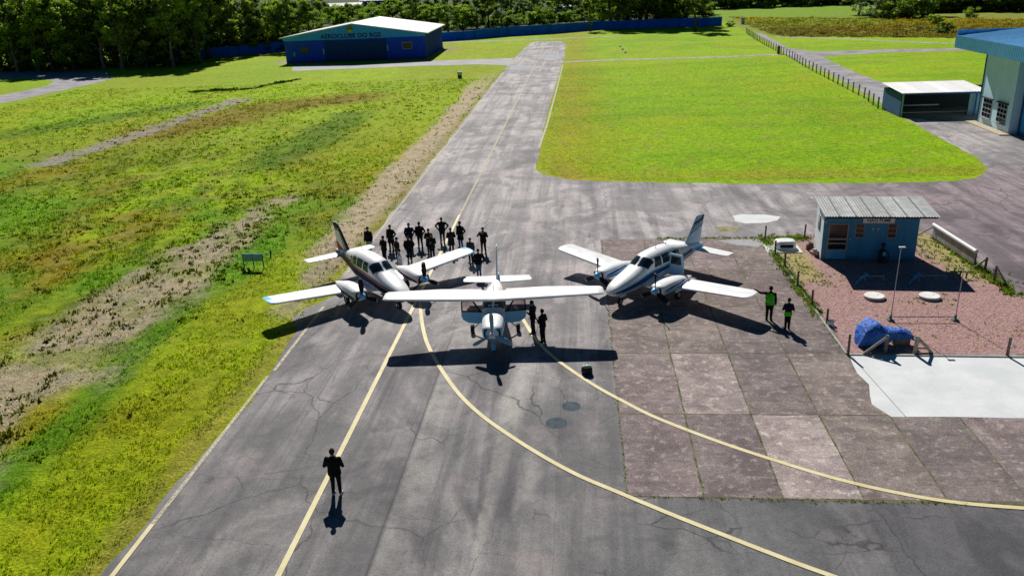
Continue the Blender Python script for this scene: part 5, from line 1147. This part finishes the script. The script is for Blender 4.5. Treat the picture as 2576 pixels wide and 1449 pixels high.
SKINS = [mat('skin_tan', (.36, .20, .13), .6, .1, 8), mat('skin_deep', (.15, .08, .05), .6, .1, 8), mat('skin_fair', (.48, .30, .22), .6, .1, 8)]
def cloth(name, col):
    return bpy.data.materials.get(name) or mat(name, col, .9, .3, 9, spec=.2)
HAIRS = {'black': cloth('black_hair', (.008, .007, .006)), 'brown': cloth('brown_hair', (.06, .022, .012)), 'grey': cloth('grey_hair', (.16, .15, .15))}
EYE = cloth('dark_eye', (.01, .008, .008)); LIP = cloth('lip', (.28, .10, .09))
def person(label, x, y, face, arms='down', h=1.76, jacket=('black_jacket', (.010, .010, .012)), legs=('black_trousers', (.012, .012, .015)), shoe=('dark_shoe', (.02, .018, .016)), hair='black', skin=0, stance=.11, build=1.0, vest=None, long=False, cap=None, lean=0.0, group=None, bag=False, hair_long=False):
    k = h/1.75; B = MB(); w_ = build
    R_ = lambda v: Vector(v)
    # bare body, one surface
    torso(B, [(.80, .13*w_, .09, 0), (.92, .165*w_, .11, 0), (1.04, .145*w_, .10, .005), (1.20, .165*w_, .112, .01), (1.34, .175*w_, .105, .005), (1.43, .13*w_, .08, 0), (1.49, .06, .058, 0)], lean)
    hy = lean*.6
    limb(B, [(0, hy-.005, 1.44), (0, hy+.01, 1.56)], [.058, .054])
    B.ell((0, hy+.02, 1.645), (.076, .096, .115), nu=16, nv=12); B.ell((0, hy+.045, 1.575), (.055, .065, .05))
    B.ell((0, hy+.118, 1.63), (.014, .022, .026)); 
    for sx in (-1, 1): B.ell((sx*.078, hy+.012, 1.635), (.012, .022, .034))
    legsP = []
    for sx in (-1, 1):
        hip = R_((sx*.088*w_, 0, .90)); kn = R_((sx*(.04+stance*.55), .025, .49)); an = R_((sx*stance, -.015, .085)); legsP.append((hip, kn, an))
        limb(B, [hip, kn, an], [.082*w_, .058, .040])
        B.ell((sx*(stance+.012), .055, .04), (.046, .125, .038), nu=12, nv=8)
    sh = 1.405; armP = []
    for i, sx in enumerate((-1, 1)):
        s_ = R_((sx*.185*w_, hy*.8, sh)); e = s_+R_(ARMS[arms][i][0]); q_ = s_+R_(ARMS[arms][i][1]); armP.append((s_, e, q_)); limb(B, [s_, e, q_], [.052, .040, .028])
    me = bake(B, .017, 3)
    # hands: palm, four curled fingers and a thumb
    HB = MB()
    for i, sx in enumerate((-1, 1)):
        s_, e, q_ = armP[i]; d = (q_-e).normalized(); side = d.cross(Vector((0, 1, 0)) if abs(d.y) < .8 else Vector((0, 0, 1))).normalized(); nrm = side.cross(d).normalized()
        if arms in ('down', 'pocket', 'hips', 'reach') and False: pass
        Rm = Matrix((side, nrm, d)).transposed()
        HB.ell(q_+d*.045, (.040, .017, .055), nu=10, nv=8, R=Rm)
        for f_ in range(4):
            b0 = q_+d*(.085-.006*abs(f_-1.5))+side*((f_-1.5)*.019); ln = (.040, .046, .043, .034)[f_]
            m1 = b0+d*ln*.8+nrm*ln*.35; m2 = m1+d*ln*.4+nrm*ln*.65
            HB.tube(b0, m1, .0095, .0088, 7); HB.tube(m1, m2, .0088, .0072, 7); HB.ell(m2, (.0075,)*3, nu=7, nv=5)
        t0 = q_+d*.02+side*(-.034*sx); t1 = t0+side*(-.03*sx)+d*.035+nrm*.012; t2 = t1+d*.03+nrm*.012
        HB.tube(t0, t1, .012, .010, 7); HB.tube(t1, t2, .010, .008, 7); HB.ell(t2, (.008,)*3, nu=7, nv=5)
    for sx in (-1, 1): HB.ell((sx*.031, hy+.103, 1.655), (.012, .008, .008), 1, 8, 6)
    HB.ell((0, hy+.108, 1.588), (.026, .008, .008), 2, 8, 6)
    nv0 = len(me.vertices)
    vs = [v.co.copy() for v in me.vertices]; fsx = [tuple(p.vertices) for p in me.polygons]; mi = [0]*len(fsx)
    bm_ = MB(); bm_.add(vs, fsx, 0, True); off = len(bm_.v); bm_.v += HB.v; bm_.f += [tuple(off+i for i in f) for f in HB.f]; bm_.m += HB.m; bm_.sm += HB.sm
    bpy.data.meshes.remove(me)
    root = bm_.build('person', [SKINS[skin], EYE, LIP]); root.location = (x, y, .012); root.rotation_euler = (0, 0, face); root.scale = (k,)*3
    tag(root, label, 'person', group)
    def garment(name, mb, mm, vox=.02, sm=3):
        g = bake(mb, vox, sm); g.materials.append(mm); return link(name, g, root)
    # jacket with sleeves
    J = MB(); hem = .60 if long else .80
    rows = ([(.56, .23*w_, .155, 0), (.75, .205*w_, .145, 0)] if long else []) + [(hem, .205*w_, .145, 0), (.95, .195*w_, .14, 0), (1.06, .182*w_, .133, .005), (1.20, .20*w_, .142, .008), (1.34, .205*w_, .132, .003), (1.425, .165*w_, .10, 0), (1.475, .085, .08, 0), (1.51, .075, .072, .004)]
    torso(J, rows, lean)
    for (s_, e, q_) in armP: limb(J, [s_, e, e.lerp(q_, .93)], [.074, .058, .045])
    garment('jacket', J, cloth(*jacket))
    T_ = MB(); torso(T_, [(.78, .165*w_, .118, 0), (.88, .18*w_, .125, 0), (.97, .17*w_, .12, 0)], lean)
    for (hip, kn, an) in legsP: limb(T_, [hip, kn, kn.lerp(an, .97)], [.100*w_, .075, .060])
    garment('trousers', T_, cloth(*legs))
    for sx in (-1, 1):
        mb = MB(); rr = []
        for (yy, hw, zt) in ((-.085, .030, .075), (-.06, .044, .10), (.0, .046, .105), (.06, .048, .082), (.12, .052, .066), (.165, .046, .052), (.19, .026, .036)):
            rr.append([Vector((sx*(stance+.012)+hw*math.cos(2*PI*q/10), yy, max(.0, zt/2+zt/2*math.sin(2*PI*q/10)))) for q in range(10)])
        mb.rings(rr, 0); mb.build('shoe', cloth(*shoe), root)
    # hair / cap
    mb = MB(); c_ = Vector((0, hy+.008, 1.668)); nu, nv_ = 16, 9; rr = []
    for j in range(nv_):
        p = (PI*.62)*j/(nv_-1)+.001; row = []
        for i in range(nu):
            a_ = 2*PI*i/nu; fr = max(0, math.sin(a_)); pp = p*(1-.42*fr); gk = 1.0+.10*random.random()
            if hair_long and fr < .3: pp = p*1.25
            row.append(c_+Vector((.089*gk*math.sin(pp)*math.cos(a_), .108*gk*math.sin(pp)*math.sin(a_), .112*gk*math.cos(pp))))
        rr.append(row)
    mb.rings(rr, 0, True, False); mb.add(rr[0], [tuple(range(nu))], 0)
    mb.build('hair', HAIRS[hair], root)
    if cap:
        mb = MB(); rr = [[Vector((.094*rf*math.cos(2*PI*i/16), hy+.015+.116*rf*math.sin(2*PI*i/16), z)) for i in range(16)] for rf, z in ((1.02, 1.685), (1.0, 1.72), (.85, 1.765), (.45, 1.79), (.05, 1.795))]
        mb.rings(rr, 0); mb.box((0, hy+.16, 1.688), (.15, .11, .012)); mb.build('cap', cloth(*cap), root)
    if vest:
        V = MB(); torso(V, [(.84, .216*w_, .156, 0), (.95, .206*w_, .151, 0), (1.06, .194*w_, .144, .005), (1.20, .212*w_, .153, .008), (1.34, .206*w_, .143, .003), (1.42, .150*w_, .108, 0), (1.45, .10, .09, 0)] if vest == 'full' else [(.80, .225*w_, .165, 0), (.92, .222*w_, .165, 0), (1.04, .20*w_, .15, 0)], lean)
        g = bake(V, .018, 3); g.materials.append(cloth('neon_green_vest', (.10, .72, .015))); g.materials.append(cloth('vest_tape', (.6, .62, .6)))
        if vest == 'full': g.polygons.foreach_set('material_index', [1 if abs(p.center.z-1.0) < .025 else 0 for p in g.polygons])
        link('vest', g, root)
    if bag:
        mb = MB(); mb.box((0, -.20, 1.20), (.30, .15, .42), bev=.05); mb.build('backpack', cloth('navy_backpack', (.02, .03, .07)), root)
    return root
BJ = ('black_jacket', (.010, .010, .012)); NJ = ('navy_jacket', (.012, .016, .035)); GJ = ('charcoal_jacket', (.03, .03, .033)); DG = ('dark_green_jacket', (.012, .022, .020))
BT = ('black_trousers', (.012, .012, .015)); JE = ('blue_jeans', (.06, .19, .36)); PJ = ('pale_jeans', (.30, .46, .60)); NT = ('navy_trousers', (.012, .018, .04))
WS = ('white_shoe', (.75, .75, .76)); DS = ('dark_shoe', (.02, .018, .016))
GR = 'people gathered behind the left aeroplane'
# facing: 0 looks away along the taxiway (+y); PI looks toward the camera
person('standing alone on the centre line in black, back turned, bushy brown hair, white shoes', -8.80, 23.9, .05, 'hold', 1.84, BJ, BT, WS, 'brown', 0, .12, 1.16, hair_long=True)
for a in (
 ('in black coat and pale jeans, alone behind the left tailplane tip', -14.28, 51.0, 2.9, 'down', 1.80, BJ, PJ, DS, 'black', 0, .10),
 ('stocky, all in black, front left of the group by the navy tail', -12.82, 49.2, 2.5, 'crossed', 1.72, BJ, BT, DS, 'black', 1, .11),
 ('tall, in black jacket and navy trousers, second row at the left of the group', -12.86, 51.4, 2.8, 'pocket', 1.80, BJ, NT, DS, 'black', 0, .12),
 ('arms crossed, charcoal top, close to the left aeroplane roof', -11.85, 48.8, 2.3, 'crossed', 1.74, GJ, BT, DS, 'black', 2, .10),
 ('in navy jacket, legs apart, left of the pair in mid-group', -11.66, 51.76, 3.3, 'pocket', 1.80, NJ, NT, DS, 'black', 0, .15),
 ('in black, hands down, right of the pair in mid-group', -11.0, 52.0, 3.0, 'pocket', 1.80, BJ, BT, DS, 'black', 1, .12),
 ('in a long dark coat, just right of the mid-group pair', -10.12, 50.6, 2.9, 'crossed', 1.74, BJ, BT, DS, 'black', 0, .09),
 ('elbows out, the farthest figure up the taxiway, dark green jacket', -9.64, 53.0, 3.2, 'hips', 1.80, DG, NT, DS, 'black', 0, .11),
 ('tall, in dark jacket and blue jeans, behind the right wing of the left aeroplane', -8.22, 51.9, 2.6, 'pocket', 1.82, BJ, JE, DS, 'black', 0, .11),
 ('shorter, dark clothed, shoulder to shoulder with a tall one in blue jeans', -8.68, 50.8, 3.4, 'crossed', 1.72, GJ, BT, DS, 'black', 1, .10),
 ('grey jacket, half hidden by the wing tip of the left aeroplane', -7.13, 48.76, 2.8, 'down', 1.66, ('slate_jacket', (.06, .06, .075)), NT, DS, 'grey', 0, .10),
 ('slim, all in black with raised hands, farthest right of the group', -6.53, 50.66, 2.9, 'camera', 1.76, BJ, BT, DS, 'black', 0, .13),
 ('in dark jacket and navy trousers, right in front of the farthest figure', -9.75, 49.6, 3.0, 'crossed', 1.72, DG, NT, DS, 'black', 0, .10),
 ('stocky, in black, front middle of the group, hands in pockets', -11.2, 49.3, 3.3, 'pocket', 1.66, BJ, BT, DS, 'black', 0, .11),
 ('dark jacket and bright blue jeans, between the wing tip and the high-wing tail', -6.31, 46.2, 3.1, 'pocket', 1.76, BJ, JE, DS, 'black', 0, .08)):
    lab, x, y, fc, ar, h, jk, lg, so_, hr, sk, st = a
    person(lab, x, y, fc, ar, h, jk, lg, so_, hr, sk, st, long='long' in lab or 'tall' in lab, group=GR, build=1.25 if 'stocky' in lab else 1.12)
# the one in the checked pale shirt beside the fuselage
m, t, b = new_mat('checked_shirt'); co = objco(t); ck = nd(t, 'ShaderNodeTexChecker', {'Vector': mapping(t, co, (1, 1, 1)), 'Scale': 9.0, 'Color1': (.70, .76, .84, 1), 'Color2': (.10, .09, .26, 1)}); t.links.new(mixc(t, noise(t, co, 6), ck.outputs[0], (.62, .70, .80)), b.inputs['Base Color']); b.inputs['Roughness'].default_value = .9
person('in pale checked shirt and blue jeans, right beside the roof of the left aeroplane', -11.15, 46.3, 2.0, 'down', 1.76, ('checked_shirt', (.6, .6, .7)), JE, DS, 'black', 0, .10, group=GR)
person('in black, leaning toward the open right door of the high-wing aeroplane', -2.55, 37.75, 1.2, 'hold', 1.78, BJ, BT, DS, 'black', 0, .09, lean=.06)
person('in black, standing right behind another beside the high-wing door, nearer the camera', -2.02, 36.75, .9, 'hold', 1.74, BJ, BT, DS, 'black', 1, .09)
person('tall, in black with a neon green vest, touching the wing tip of the striped aeroplane', 9.45, 39.35, -.3, 'reach', 1.84, BJ, BT, DS, 'black', 1, .10, 1.12, vest='full')
person('smaller, neon green vest at the waist, just right of another in a vest', 10.1, 38.2, -.2, 'hold', 1.66, NJ, BT, DS, 'brown', 2, .08, .92, vest='waist', hair_long=True)
# ================================================================== TREES AND TOWN
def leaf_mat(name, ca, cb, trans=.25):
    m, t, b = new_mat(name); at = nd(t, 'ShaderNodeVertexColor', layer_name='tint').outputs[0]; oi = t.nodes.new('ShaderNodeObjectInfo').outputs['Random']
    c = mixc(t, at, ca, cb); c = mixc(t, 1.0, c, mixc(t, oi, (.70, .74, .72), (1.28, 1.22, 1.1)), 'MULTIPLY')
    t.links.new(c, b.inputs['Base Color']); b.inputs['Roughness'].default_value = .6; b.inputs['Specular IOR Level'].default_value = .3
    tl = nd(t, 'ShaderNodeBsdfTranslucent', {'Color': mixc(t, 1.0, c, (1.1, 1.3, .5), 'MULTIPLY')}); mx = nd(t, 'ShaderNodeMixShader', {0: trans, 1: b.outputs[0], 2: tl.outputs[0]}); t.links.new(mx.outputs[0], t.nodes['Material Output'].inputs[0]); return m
M_BARK = mat('bark', (.10, .075, .055), .95, .3, 4); M_BARKP = mat('pale_bark', (.26, .23, .20), .9, .3, 3)
L_DARK = leaf_mat('dark_leaves', (.022, .045, .015), (.36, .47, .09), .48)
L_MID = leaf_mat('mid_leaves', (.05, .10, .016), (.46, .60, .09), .48)
L_LIGHT = leaf_mat('light_leaves', (.08, .16, .02), (.46, .60, .07), .38)
L_PINK = leaf_mat('pink_blossom', (.10, .05, .08), (.42, .16, .34), .2)
L_GREY = leaf_mat('grey_leaves', (.05, .09, .055), (.40, .50, .30), .4)
def crown_mesh(name, style, seed):
    """unit tree: height 1; crown of many small leaf faces gathered in uneven clumps"""
    rg = np.random.default_rng(seed); C_ = []
    if style == 'tall':
        for k in range(34):
            z = rg.uniform(.30, .97); r = .17*(1-abs(z-.62)*1.3)+.03; a = rg.uniform(0, 2*PI); d = r*math.sqrt(rg.uniform(.1, 1)); C_.append((d*math.cos(a), d*math.sin(a), z, rg.uniform(.035, .085)))
    elif style == 'dense':
        for k in range(46):
            z = rg.uniform(.10, .97); r = .24*math.sin(PI*min(1, (z*.8+.18)))**.7; a = rg.uniform(0, 2*PI); d = r*math.sqrt(rg.uniform(.25, 1)); C_.append((d*math.cos(a), d*math.sin(a), z, rg.uniform(.05, .10)))
    elif style == 'round':
        for k in range(36):
            v = rg.normal(0, 1, 3); v /= np.linalg.norm(v); rr = rg.uniform(.45, 1)**.5; C_.append((v[0]*.34*rr, v[1]*.34*rr, .64+v[2]*.31*rr, rg.uniform(.06, .13)))
    elif style == 'pine':
        for k in range(44):
            z = rg.uniform(.14, 1.0); r = .20*(1.02-z)+.015; a = rg.uniform(0, 2*PI); C_.append((r*math.cos(a)*rg.uniform(.3, 1), r*math.sin(a)*rg.uniform(.3, 1), z, rg.uniform(.03, .06)+.03*(1-z)))
    else:   # bush
        for k in range(22):
            v = rg.normal(0, 1, 3); v /= np.linalg.norm(v); rr = rg.uniform(.3, 1)**.5; C_.append((v[0]*.55*rr, v[1]*.55*rr, max(.08, .42+v[2]*.42*rr), rg.uniform(.12, .22)))
    P_ = []; cl = []; sz = []
    per = {'tall': 95, 'dense': 90, 'round': 105, 'pine': 80, 'bush': 110}[style]; ls = {'tall': .021, 'dense': .023, 'round': .030, 'pine': .019, 'bush': .045}[style]
    for (x, y, z, r) in C_:
        v = rg.normal(0, 1, (per, 3)); v /= np.linalg.norm(v, axis=1)[:, None]; rr = rg.uniform(.35, 1.08, per)[:, None]
        p = np.array([x, y, z])+v*rr*r*np.array([1, 1, .75]); P_.append(p); base_ = rg.uniform(.15, .85); cl.append(np.clip(base_+.30*v[:, 2]+rg.normal(0, .16, per), 0, 1)); sz.append(ls*rg.uniform(.55, 1.25, per))  # clump tops tinted lighter, undersides darker: light from above painted in
    P_ = np.concatenate(P_); cl = np.concatenate(cl); sz = np.concatenate(sz); N = len(P_)
    a = rg.normal(0, 1, (N, 3)); a /= np.linalg.norm(a, axis=1)[:, None]; b_ = np.cross(a, rg.normal(0, 1, (N, 3))); b_ /= np.linalg.norm(b_, axis=1)[:, None]
    a *= sz[:, None]; b_ *= (sz*.6)[:, None]
    co = np.stack([P_-a, P_-b_*.9, P_+a, P_+b_*.9], 1).reshape(-1, 3); co[:, 2] = np.maximum(co[:, 2], .01)
    me = bpy.data.meshes.new(name); np_mesh(me, co, np.arange(N*4).reshape(-1, 4)); set_col(me, np.repeat(np.repeat(cl, 4)[:, None], 3, 1))
    me.materials.append(L_DARK); return me, C_
def trunk_mesh(name, style, C_, seed):
    rd = random.Random(seed); mb = MB(); hz = {'tall': .80, 'dense': .75, 'round': .60, 'pine': .93, 'bush': .35}[style]; r0 = {'tall': .018, 'dense': .022, 'round': .028, 'pine': .016, 'bush': .02}[style]
    pts = [(0, 0, 0)]; 
    for k in range(1, 6): pts.append((rd.uniform(-.02, .02), rd.uniform(-.02, .02), hz*k/5))
    mb.path(pts, [r0*(1.25 if k == 0 else 1-.14*k) for k in range(6)], 8)
    for c_ in rd.sample(C_, min(9, len(C_))):
        z0 = max(.12, min(hz*.9, c_[2]-rd.uniform(.08, .2))); mb.path([(0, 0, z0), (c_[0]*.5, c_[1]*.5, (z0+c_[2])/2), c_[:3]], [r0*.45, r0*.3, r0*.12], 6)
    me = bpy.data.meshes.new(name); me.from_pydata(mb.v, [], mb.f); me.update(); me.materials.append(M_BARK); return me
KIT = {}
for st, n_ in (('tall', 3), ('dense', 3), ('round', 3), ('pine', 2), ('bush', 2)):
    KIT[st] = []
    for k in range(n_):
        cm, C_ = crown_mesh('crown', st, 100+k*7+len(st)); KIT[st].append((cm, trunk_mesh('trunk', st, C_, k+len(st))))
NAME = {'tall': 'tall_tree', 'dense': 'dense_tree', 'round': 'round_tree', 'pine': 'conifer_tree', 'bush': 'bush'}
def tree(style, x, y, h, leaf, label, wide=1.0, group=None, bark=None):
    T_ = thing(NAME[style], label, 'bush' if style == 'bush' else 'tree', (x, y, 0), random.uniform(0, 6.28), group)
    T_.scale = (h*wide, h*wide, h); cm, tm = random.choice(KIT[style])
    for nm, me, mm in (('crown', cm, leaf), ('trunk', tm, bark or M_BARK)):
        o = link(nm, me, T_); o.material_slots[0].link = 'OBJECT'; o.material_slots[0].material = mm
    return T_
ORD = ['first', 'second', 'third', 'fourth', 'fifth', 'sixth', 'seventh', 'eighth', 'ninth', 'tenth', 'eleventh', 'twelfth', 'thirteenth', 'fourteenth', 'fifteenth', 'sixteenth', 'seventeenth', 'eighteenth', 'nineteenth', 'twentieth']
R_ = random.uniform
# left wood, front row on the grass, then two rows deeper
for i in range(9):
    x = -141+i*5.6+R_(-1, 1); y = 190.5+R_(-1.0, 2.5)-(i*.2)
    st = random.choice(['dense', 'dense', 'tall']); tree(st, x, y, R_(15, 20), L_MID if i in (0, 1, 3, 4, 6, 8) else L_DARK, ORD[i]+' from the left in the front row of the tall left wood', 1.15, 'trees of the left wood', M_BARKP if st == 'tall' else None)
for i in range(11):
    x = -146+i*5.4+R_(-1, 1); y = 199+R_(-1, 3); tree(random.choice(['tall', 'dense']), x, y, R_(19, 23), random.choice([L_DARK, L_MID, L_MID, L_GREY]), ORD[i]+' from the left in the second row of the tall left wood', 1.1, 'trees of the left wood')
for i in range(10):
    x = -150+i*6+R_(-1, 1); y = 209+R_(-1, 4); tree('dense', x, y, R_(20, 25), L_DARK, ORD[i]+' from the left in the back row of the tall left wood', 1.2, 'trees of the left wood')
# behind the left wall
for i in range(8):
    f_ = i/7; x = -103+f_*27+R_(-1, 1); y = 213.5+f_*18+R_(0, 2); tree(random.choice(['dense', 'tall']), x, y, R_(16, 20)-f_*5, L_DARK if i != 5 else L_MID, ORD[i]+' from the left of the dark trees just behind the left wall', 1.15, 'trees behind the left wall')
for i in range(9):
    f_ = i/8; x = -112+f_*34+R_(-1, 1); y = 221+f_*20+R_(0, 3); tree('dense', x, y, R_(18, 23)-f_*7, L_DARK, ORD[i]+' from the left in the second row behind the left wall', 1.2, 'trees behind the left wall')
# behind the far hangar
for i, (u, v_, st, h, lf, wd) in enumerate(((712, 92, 'round', 8.5, L_LIGHT, 1.1), (742, 84, 'bush', 6.0, L_LIGHT, 1.1), (768, 70, 'pine', 17, L_DARK, 1.3), (790, 66, 'dense', 16, L_DARK, 1.0), (846, 66, 'bush', 7.5, L_LIGHT, 1.2), (876, 60, 'round', 9, L_MID, 1.1), (905, 58, 'bush', 7, L_LIGHT, 1.3), (952, 62, 'bush', 8, L_LIGHT, 1.3), (990, 62, 'round', 11, L_MID, 1.1), (1010, 55, 'dense', 16, L_DARK, 1.2), (1040, 66, 'dense', 12, L_DARK, 1.1), (1075, 72, 'round', 9, L_MID, 1.1), (810, 45, 'round', 10, L_GREY, 1.2), (1045, 40, 'pine', 16, L_DARK, 1.3), (690, 66, 'dense', 15, L_DARK, 1.2))):
    g = G(u, v_); tree(st, g.x, g.y, h, lf, ORD[i]+' of the mixed trees behind the far hangar roof, '+('pale' if lf is L_LIGHT else 'dark' if lf is L_DARK else 'mid green'), wd, 'trees behind the far hangar')
# behind the right wall
for i, (u, v_, st, h, lf, wd) in enumerate(((1128, 88, 'round', 9.5, L_LIGHT, 1.2), (1165, 84, 'round', 9.0, L_MID, 1.2), (1200, 82, 'dense', 11, L_DARK, 1.1), (1230, 78, 'dense', 14, L_DARK, 1.1), (1262, 74, 'tall', 14, L_GREY, 1.2), (1290, 68, 'bush', 6.5, L_MID, 1.2), (1318, 66, 'round', 9, L_GREY, 1.1), (1345, 62, 'dense', 11, L_DARK, 1.0), (1375, 62, 'bush', 7, L_LIGHT, 1.2), (1404, 58, 'round', 12, L_MID, 1.2), (1440, 56, 'round', 11, L_GREY, 1.1), (1462, 52, 'dense', 12, L_MID, 1.0), (1500, 52, 'dense', 13, L_DARK, 1.2), (1532, 50, 'round', 11, L_MID, 1.0), (1765, 42, 'dense', 13, L_DARK, 1.2))):
    g = G(u, v_-6); tree(st, g.x, g.y, h, lf, ORD[i]+' from the left along the back of the right blue wall', wd, 'trees behind the right wall')
for i, (u, v_, st, h, lf) in enumerate(((1160, 52, 'dense', 13, L_DARK), (1215, 48, 'dense', 15, L_DARK), (1285, 40, 'pine', 16, L_DARK), (1310, 34, 'round', 9, L_PINK), (1350, 36, 'dense', 13, L_DARK), (1390, 36, 'dense', 12, L_GREY), (1475, 36, 'dense', 15, L_DARK), (1535, 34, 'dense', 16, L_DARK), (1100, 50, 'round', 12, L_GREY), (1250, 46, 'round', 12, L_MID), (1430, 34, 'round', 8, L_LIGHT))):
    g = G(u, v_); tree(st, g.x, g.y, h, lf, 'purple-flowering tree in the second row behind the right wall' if lf is L_PINK else ORD[i]+' of the second row of trees behind the right wall', 1.25, 'second row behind the right wall')
for i, (x, y, h, st) in enumerate(((9, 277, 24, 'dense'), (14, 276.5, 26, 'pine'), (19, 277.5, 27, 'dense'), (24, 276, 26, 'pine'), (28, 277, 27, 'dense'), (33, 275.5, 25, 'dense'), (12, 284, 28, 'dense'), (21, 285, 29, 'dense'), (30, 285, 28, 'dense'))):
    tree(st, x, y, h, L_DARK, ORD[i]+' of the tall dark trees massed behind the right end of the blue wall', 1.0, 'tall dark trees behind the right wall')
g = G(1485, 80); tree('tall', g.x, g.y, 11, L_DARK, 'slim dark tree standing in front of the right blue wall at its middle', 1.3)
g = G(1748, 80); tree('tall', g.x, g.y, 17, L_DARK, 'lone dark tree on the lawn in front of the right wall, casting a wide shadow', 1.35)
# far right: wood edge, clump and bushes
for i in range(13):
    u = 1795+i*31; v_ = 22-i*1.0+R_(-1, 1); g = G(u, v_); tree(random.choice(['dense', 'round']), g.x, g.y, R_(12, 17), L_DARK, ORD[i]+' from the left in the dark wood above the pale meadow', 1.5, 'wood above the meadow')
for i, (u, v_, st, h, lf, wd) in enumerate(((2160, 38, 'round', 10, L_GREY, 1.5), (2200, 44, 'bush', 8, L_GREY, 1.6), (2240, 46, 'bush', 8.5, L_DARK, 1.5), (2285, 46, 'bush', 8.5, L_DARK, 1.6), (2320, 42, 'round', 10, L_DARK, 1.5))):
    g = G(u, v_); tree(st, g.x, g.y, h, lf, ORD[i]+' from the left in the dark clump in the meadow', wd, 'clump in the meadow')
for i in range(9):
    g = G(2350+i*34, 30-i*.6+R_(-1, 1)); tree(random.choice(['dense', 'round']), g.x, g.y, R_(11, 15), L_DARK if i % 3 else L_GREY, ORD[i]+' from the left in the dark row at the far right', 1.5, 'far right tree row')
for i, (u, v_, h, lf, lab) in enumerate(((2372, 84, 3.4, L_DARK, 'small dark bush among the reeds left of the big blue roof'), (2352, 62, 3.2, L_MID, 'green bush among brown weeds beyond the big blue roof'), (2445, 44, 3.5, L_LIGHT, 'bright low bush on the green strip at the far right'), (1838, 68, 2.2, L_MID, 'low bush at the right end of the blue wall'))):
    g = G(u, v_); tree('bush', g.x, g.y, h, lf, lab, 1.2)
# understorey closing the gaps below the crowns
k_ = 0
for i in range(14):
    tree('bush', -144+i*3.9+R_(-1, 1), 193+R_(-.5, 3), R_(3.5, 6), L_DARK, ORD[i]+' from the left of the dark bushes at the foot of the left wood', 1.1, 'understorey of the left wood')
for i in range(12):
    f_ = i/11; tree('bush', -104+f_*34+R_(-1, 1), 216.5+f_*19+R_(0, 2), R_(5, 7.5), L_DARK, ORD[i]+' from the left of the bushes behind the left wall', 1.1, 'bushes behind the left wall')
for i in range(20):
    u = 1130+i*34; g = G(u, 84-i*1.8+R_(-1, 1)-8); tree('bush', g.x, g.y, R_(4.5, 7.5), L_LIGHT if i in (1, 5, 7, 9) else L_MID if i in (0, 3, 6, 11) else L_DARK, ORD[i]+' from the left of the bushes just behind the right wall', 1.2, 'bushes behind the right wall')
for i in range(14):
    g = G(1800+i*29, 24-i*1.0+R_(-1, 1)); tree('bush', g.x, g.y, R_(5, 8), L_DARK, ORD[i]+' from the left of the bushes under the wood above the meadow', 1.5, 'bushes above the meadow')
for i in range(12):
    g = G(2330+i*26, 33-i*.5+R_(-1, 1)); tree('bush', g.x, g.y, R_(4.5, 7), L_DARK, ORD[i]+' from the left of the bushes under the far right trees', 1.5, 'bushes at the far right')
for i, (u, v_, h) in enumerate(((700, 88, 7), (725, 76, 8), (750, 70, 7), (832, 58, 9), (862, 54, 9), (890, 50, 8), (925, 48, 9), (970, 46, 8), (1010, 60, 8), (1050, 58, 9), (1090, 62, 9), (660, 96, 8))):
    g = G(u, v_); tree('bush', g.x, g.y, h, L_LIGHT if i in (1, 3, 5, 6) else L_MID, ORD[i]+' of the leafy bushes filling the gap behind the far hangar', 1.2, 'bushes behind the far hangar')
# houses glimpsed between the trees
def house(x, y, w_, d_, h, rz, wallc, roofc, lab):
    Hh = thing('house', lab, 'house', (x, y, 0), rz); mw = mat('house_wall', wallc, .9, .1, 1); mr = mat('house_roof', roofc, .7, .15, 1)
    mb = MB(); mb.box((0, 0, h/2), (w_, d_, h)); mb.build('wall', mw, Hh)
    mb = MB(); e = .5; mb.add([(-w_/2-e, -d_/2-e, h), (w_/2+e, -d_/2-e, h), (w_/2+e, 0, h+1.6), (-w_/2-e, 0, h+1.6), (w_/2+e, d_/2+e, h), (-w_/2-e, d_/2+e, h)], [(0, 1, 2, 3), (3, 2, 4, 5), (0, 3, 5), (1, 4, 2)]); mb.build('roof', mr, Hh)
    for k in range(3):
        mb = MB(); xx = -w_/2+w_*(k+.5)/3; mb.box((xx, -d_/2-.03, h*.55), (1.1, .06, 1.1)); mb.build('window', M_WPANE, Hh)
for (u, v_, w_, d_, h, rz, wc, rc, lab) in ((868, 36, 21, 12, 4.5, .05, (.45, .45, .44), (.62, .62, .64), 'long grey-roofed house between the trees behind the far hangar'), (742, 34, 16, 10, 4.0, -.1, (.6, .6, .58), (.72, .72, .72), 'pale-roofed house among the trees left of the far hangar peak'), (1470, 26, 15, 9, 4.5, .2, (.65, .62, .58), (.70, .64, .60), 'pale house glimpsed above the middle of the right wall'), (1420, 40, 8, 7, 3.5, 0, (.55, .66, .60), (.6, .66, .6), 'small mint-walled house behind trees above the right wall'), (945, 22, 18, 10, 5, 0, (.04, .12, .30), (.10, .16, .28), 'dark blue building far behind the far hangar roof')):
    g = G(u, v_); house(g.x, g.y, w_, d_, h, rz, wc, rc, lab)
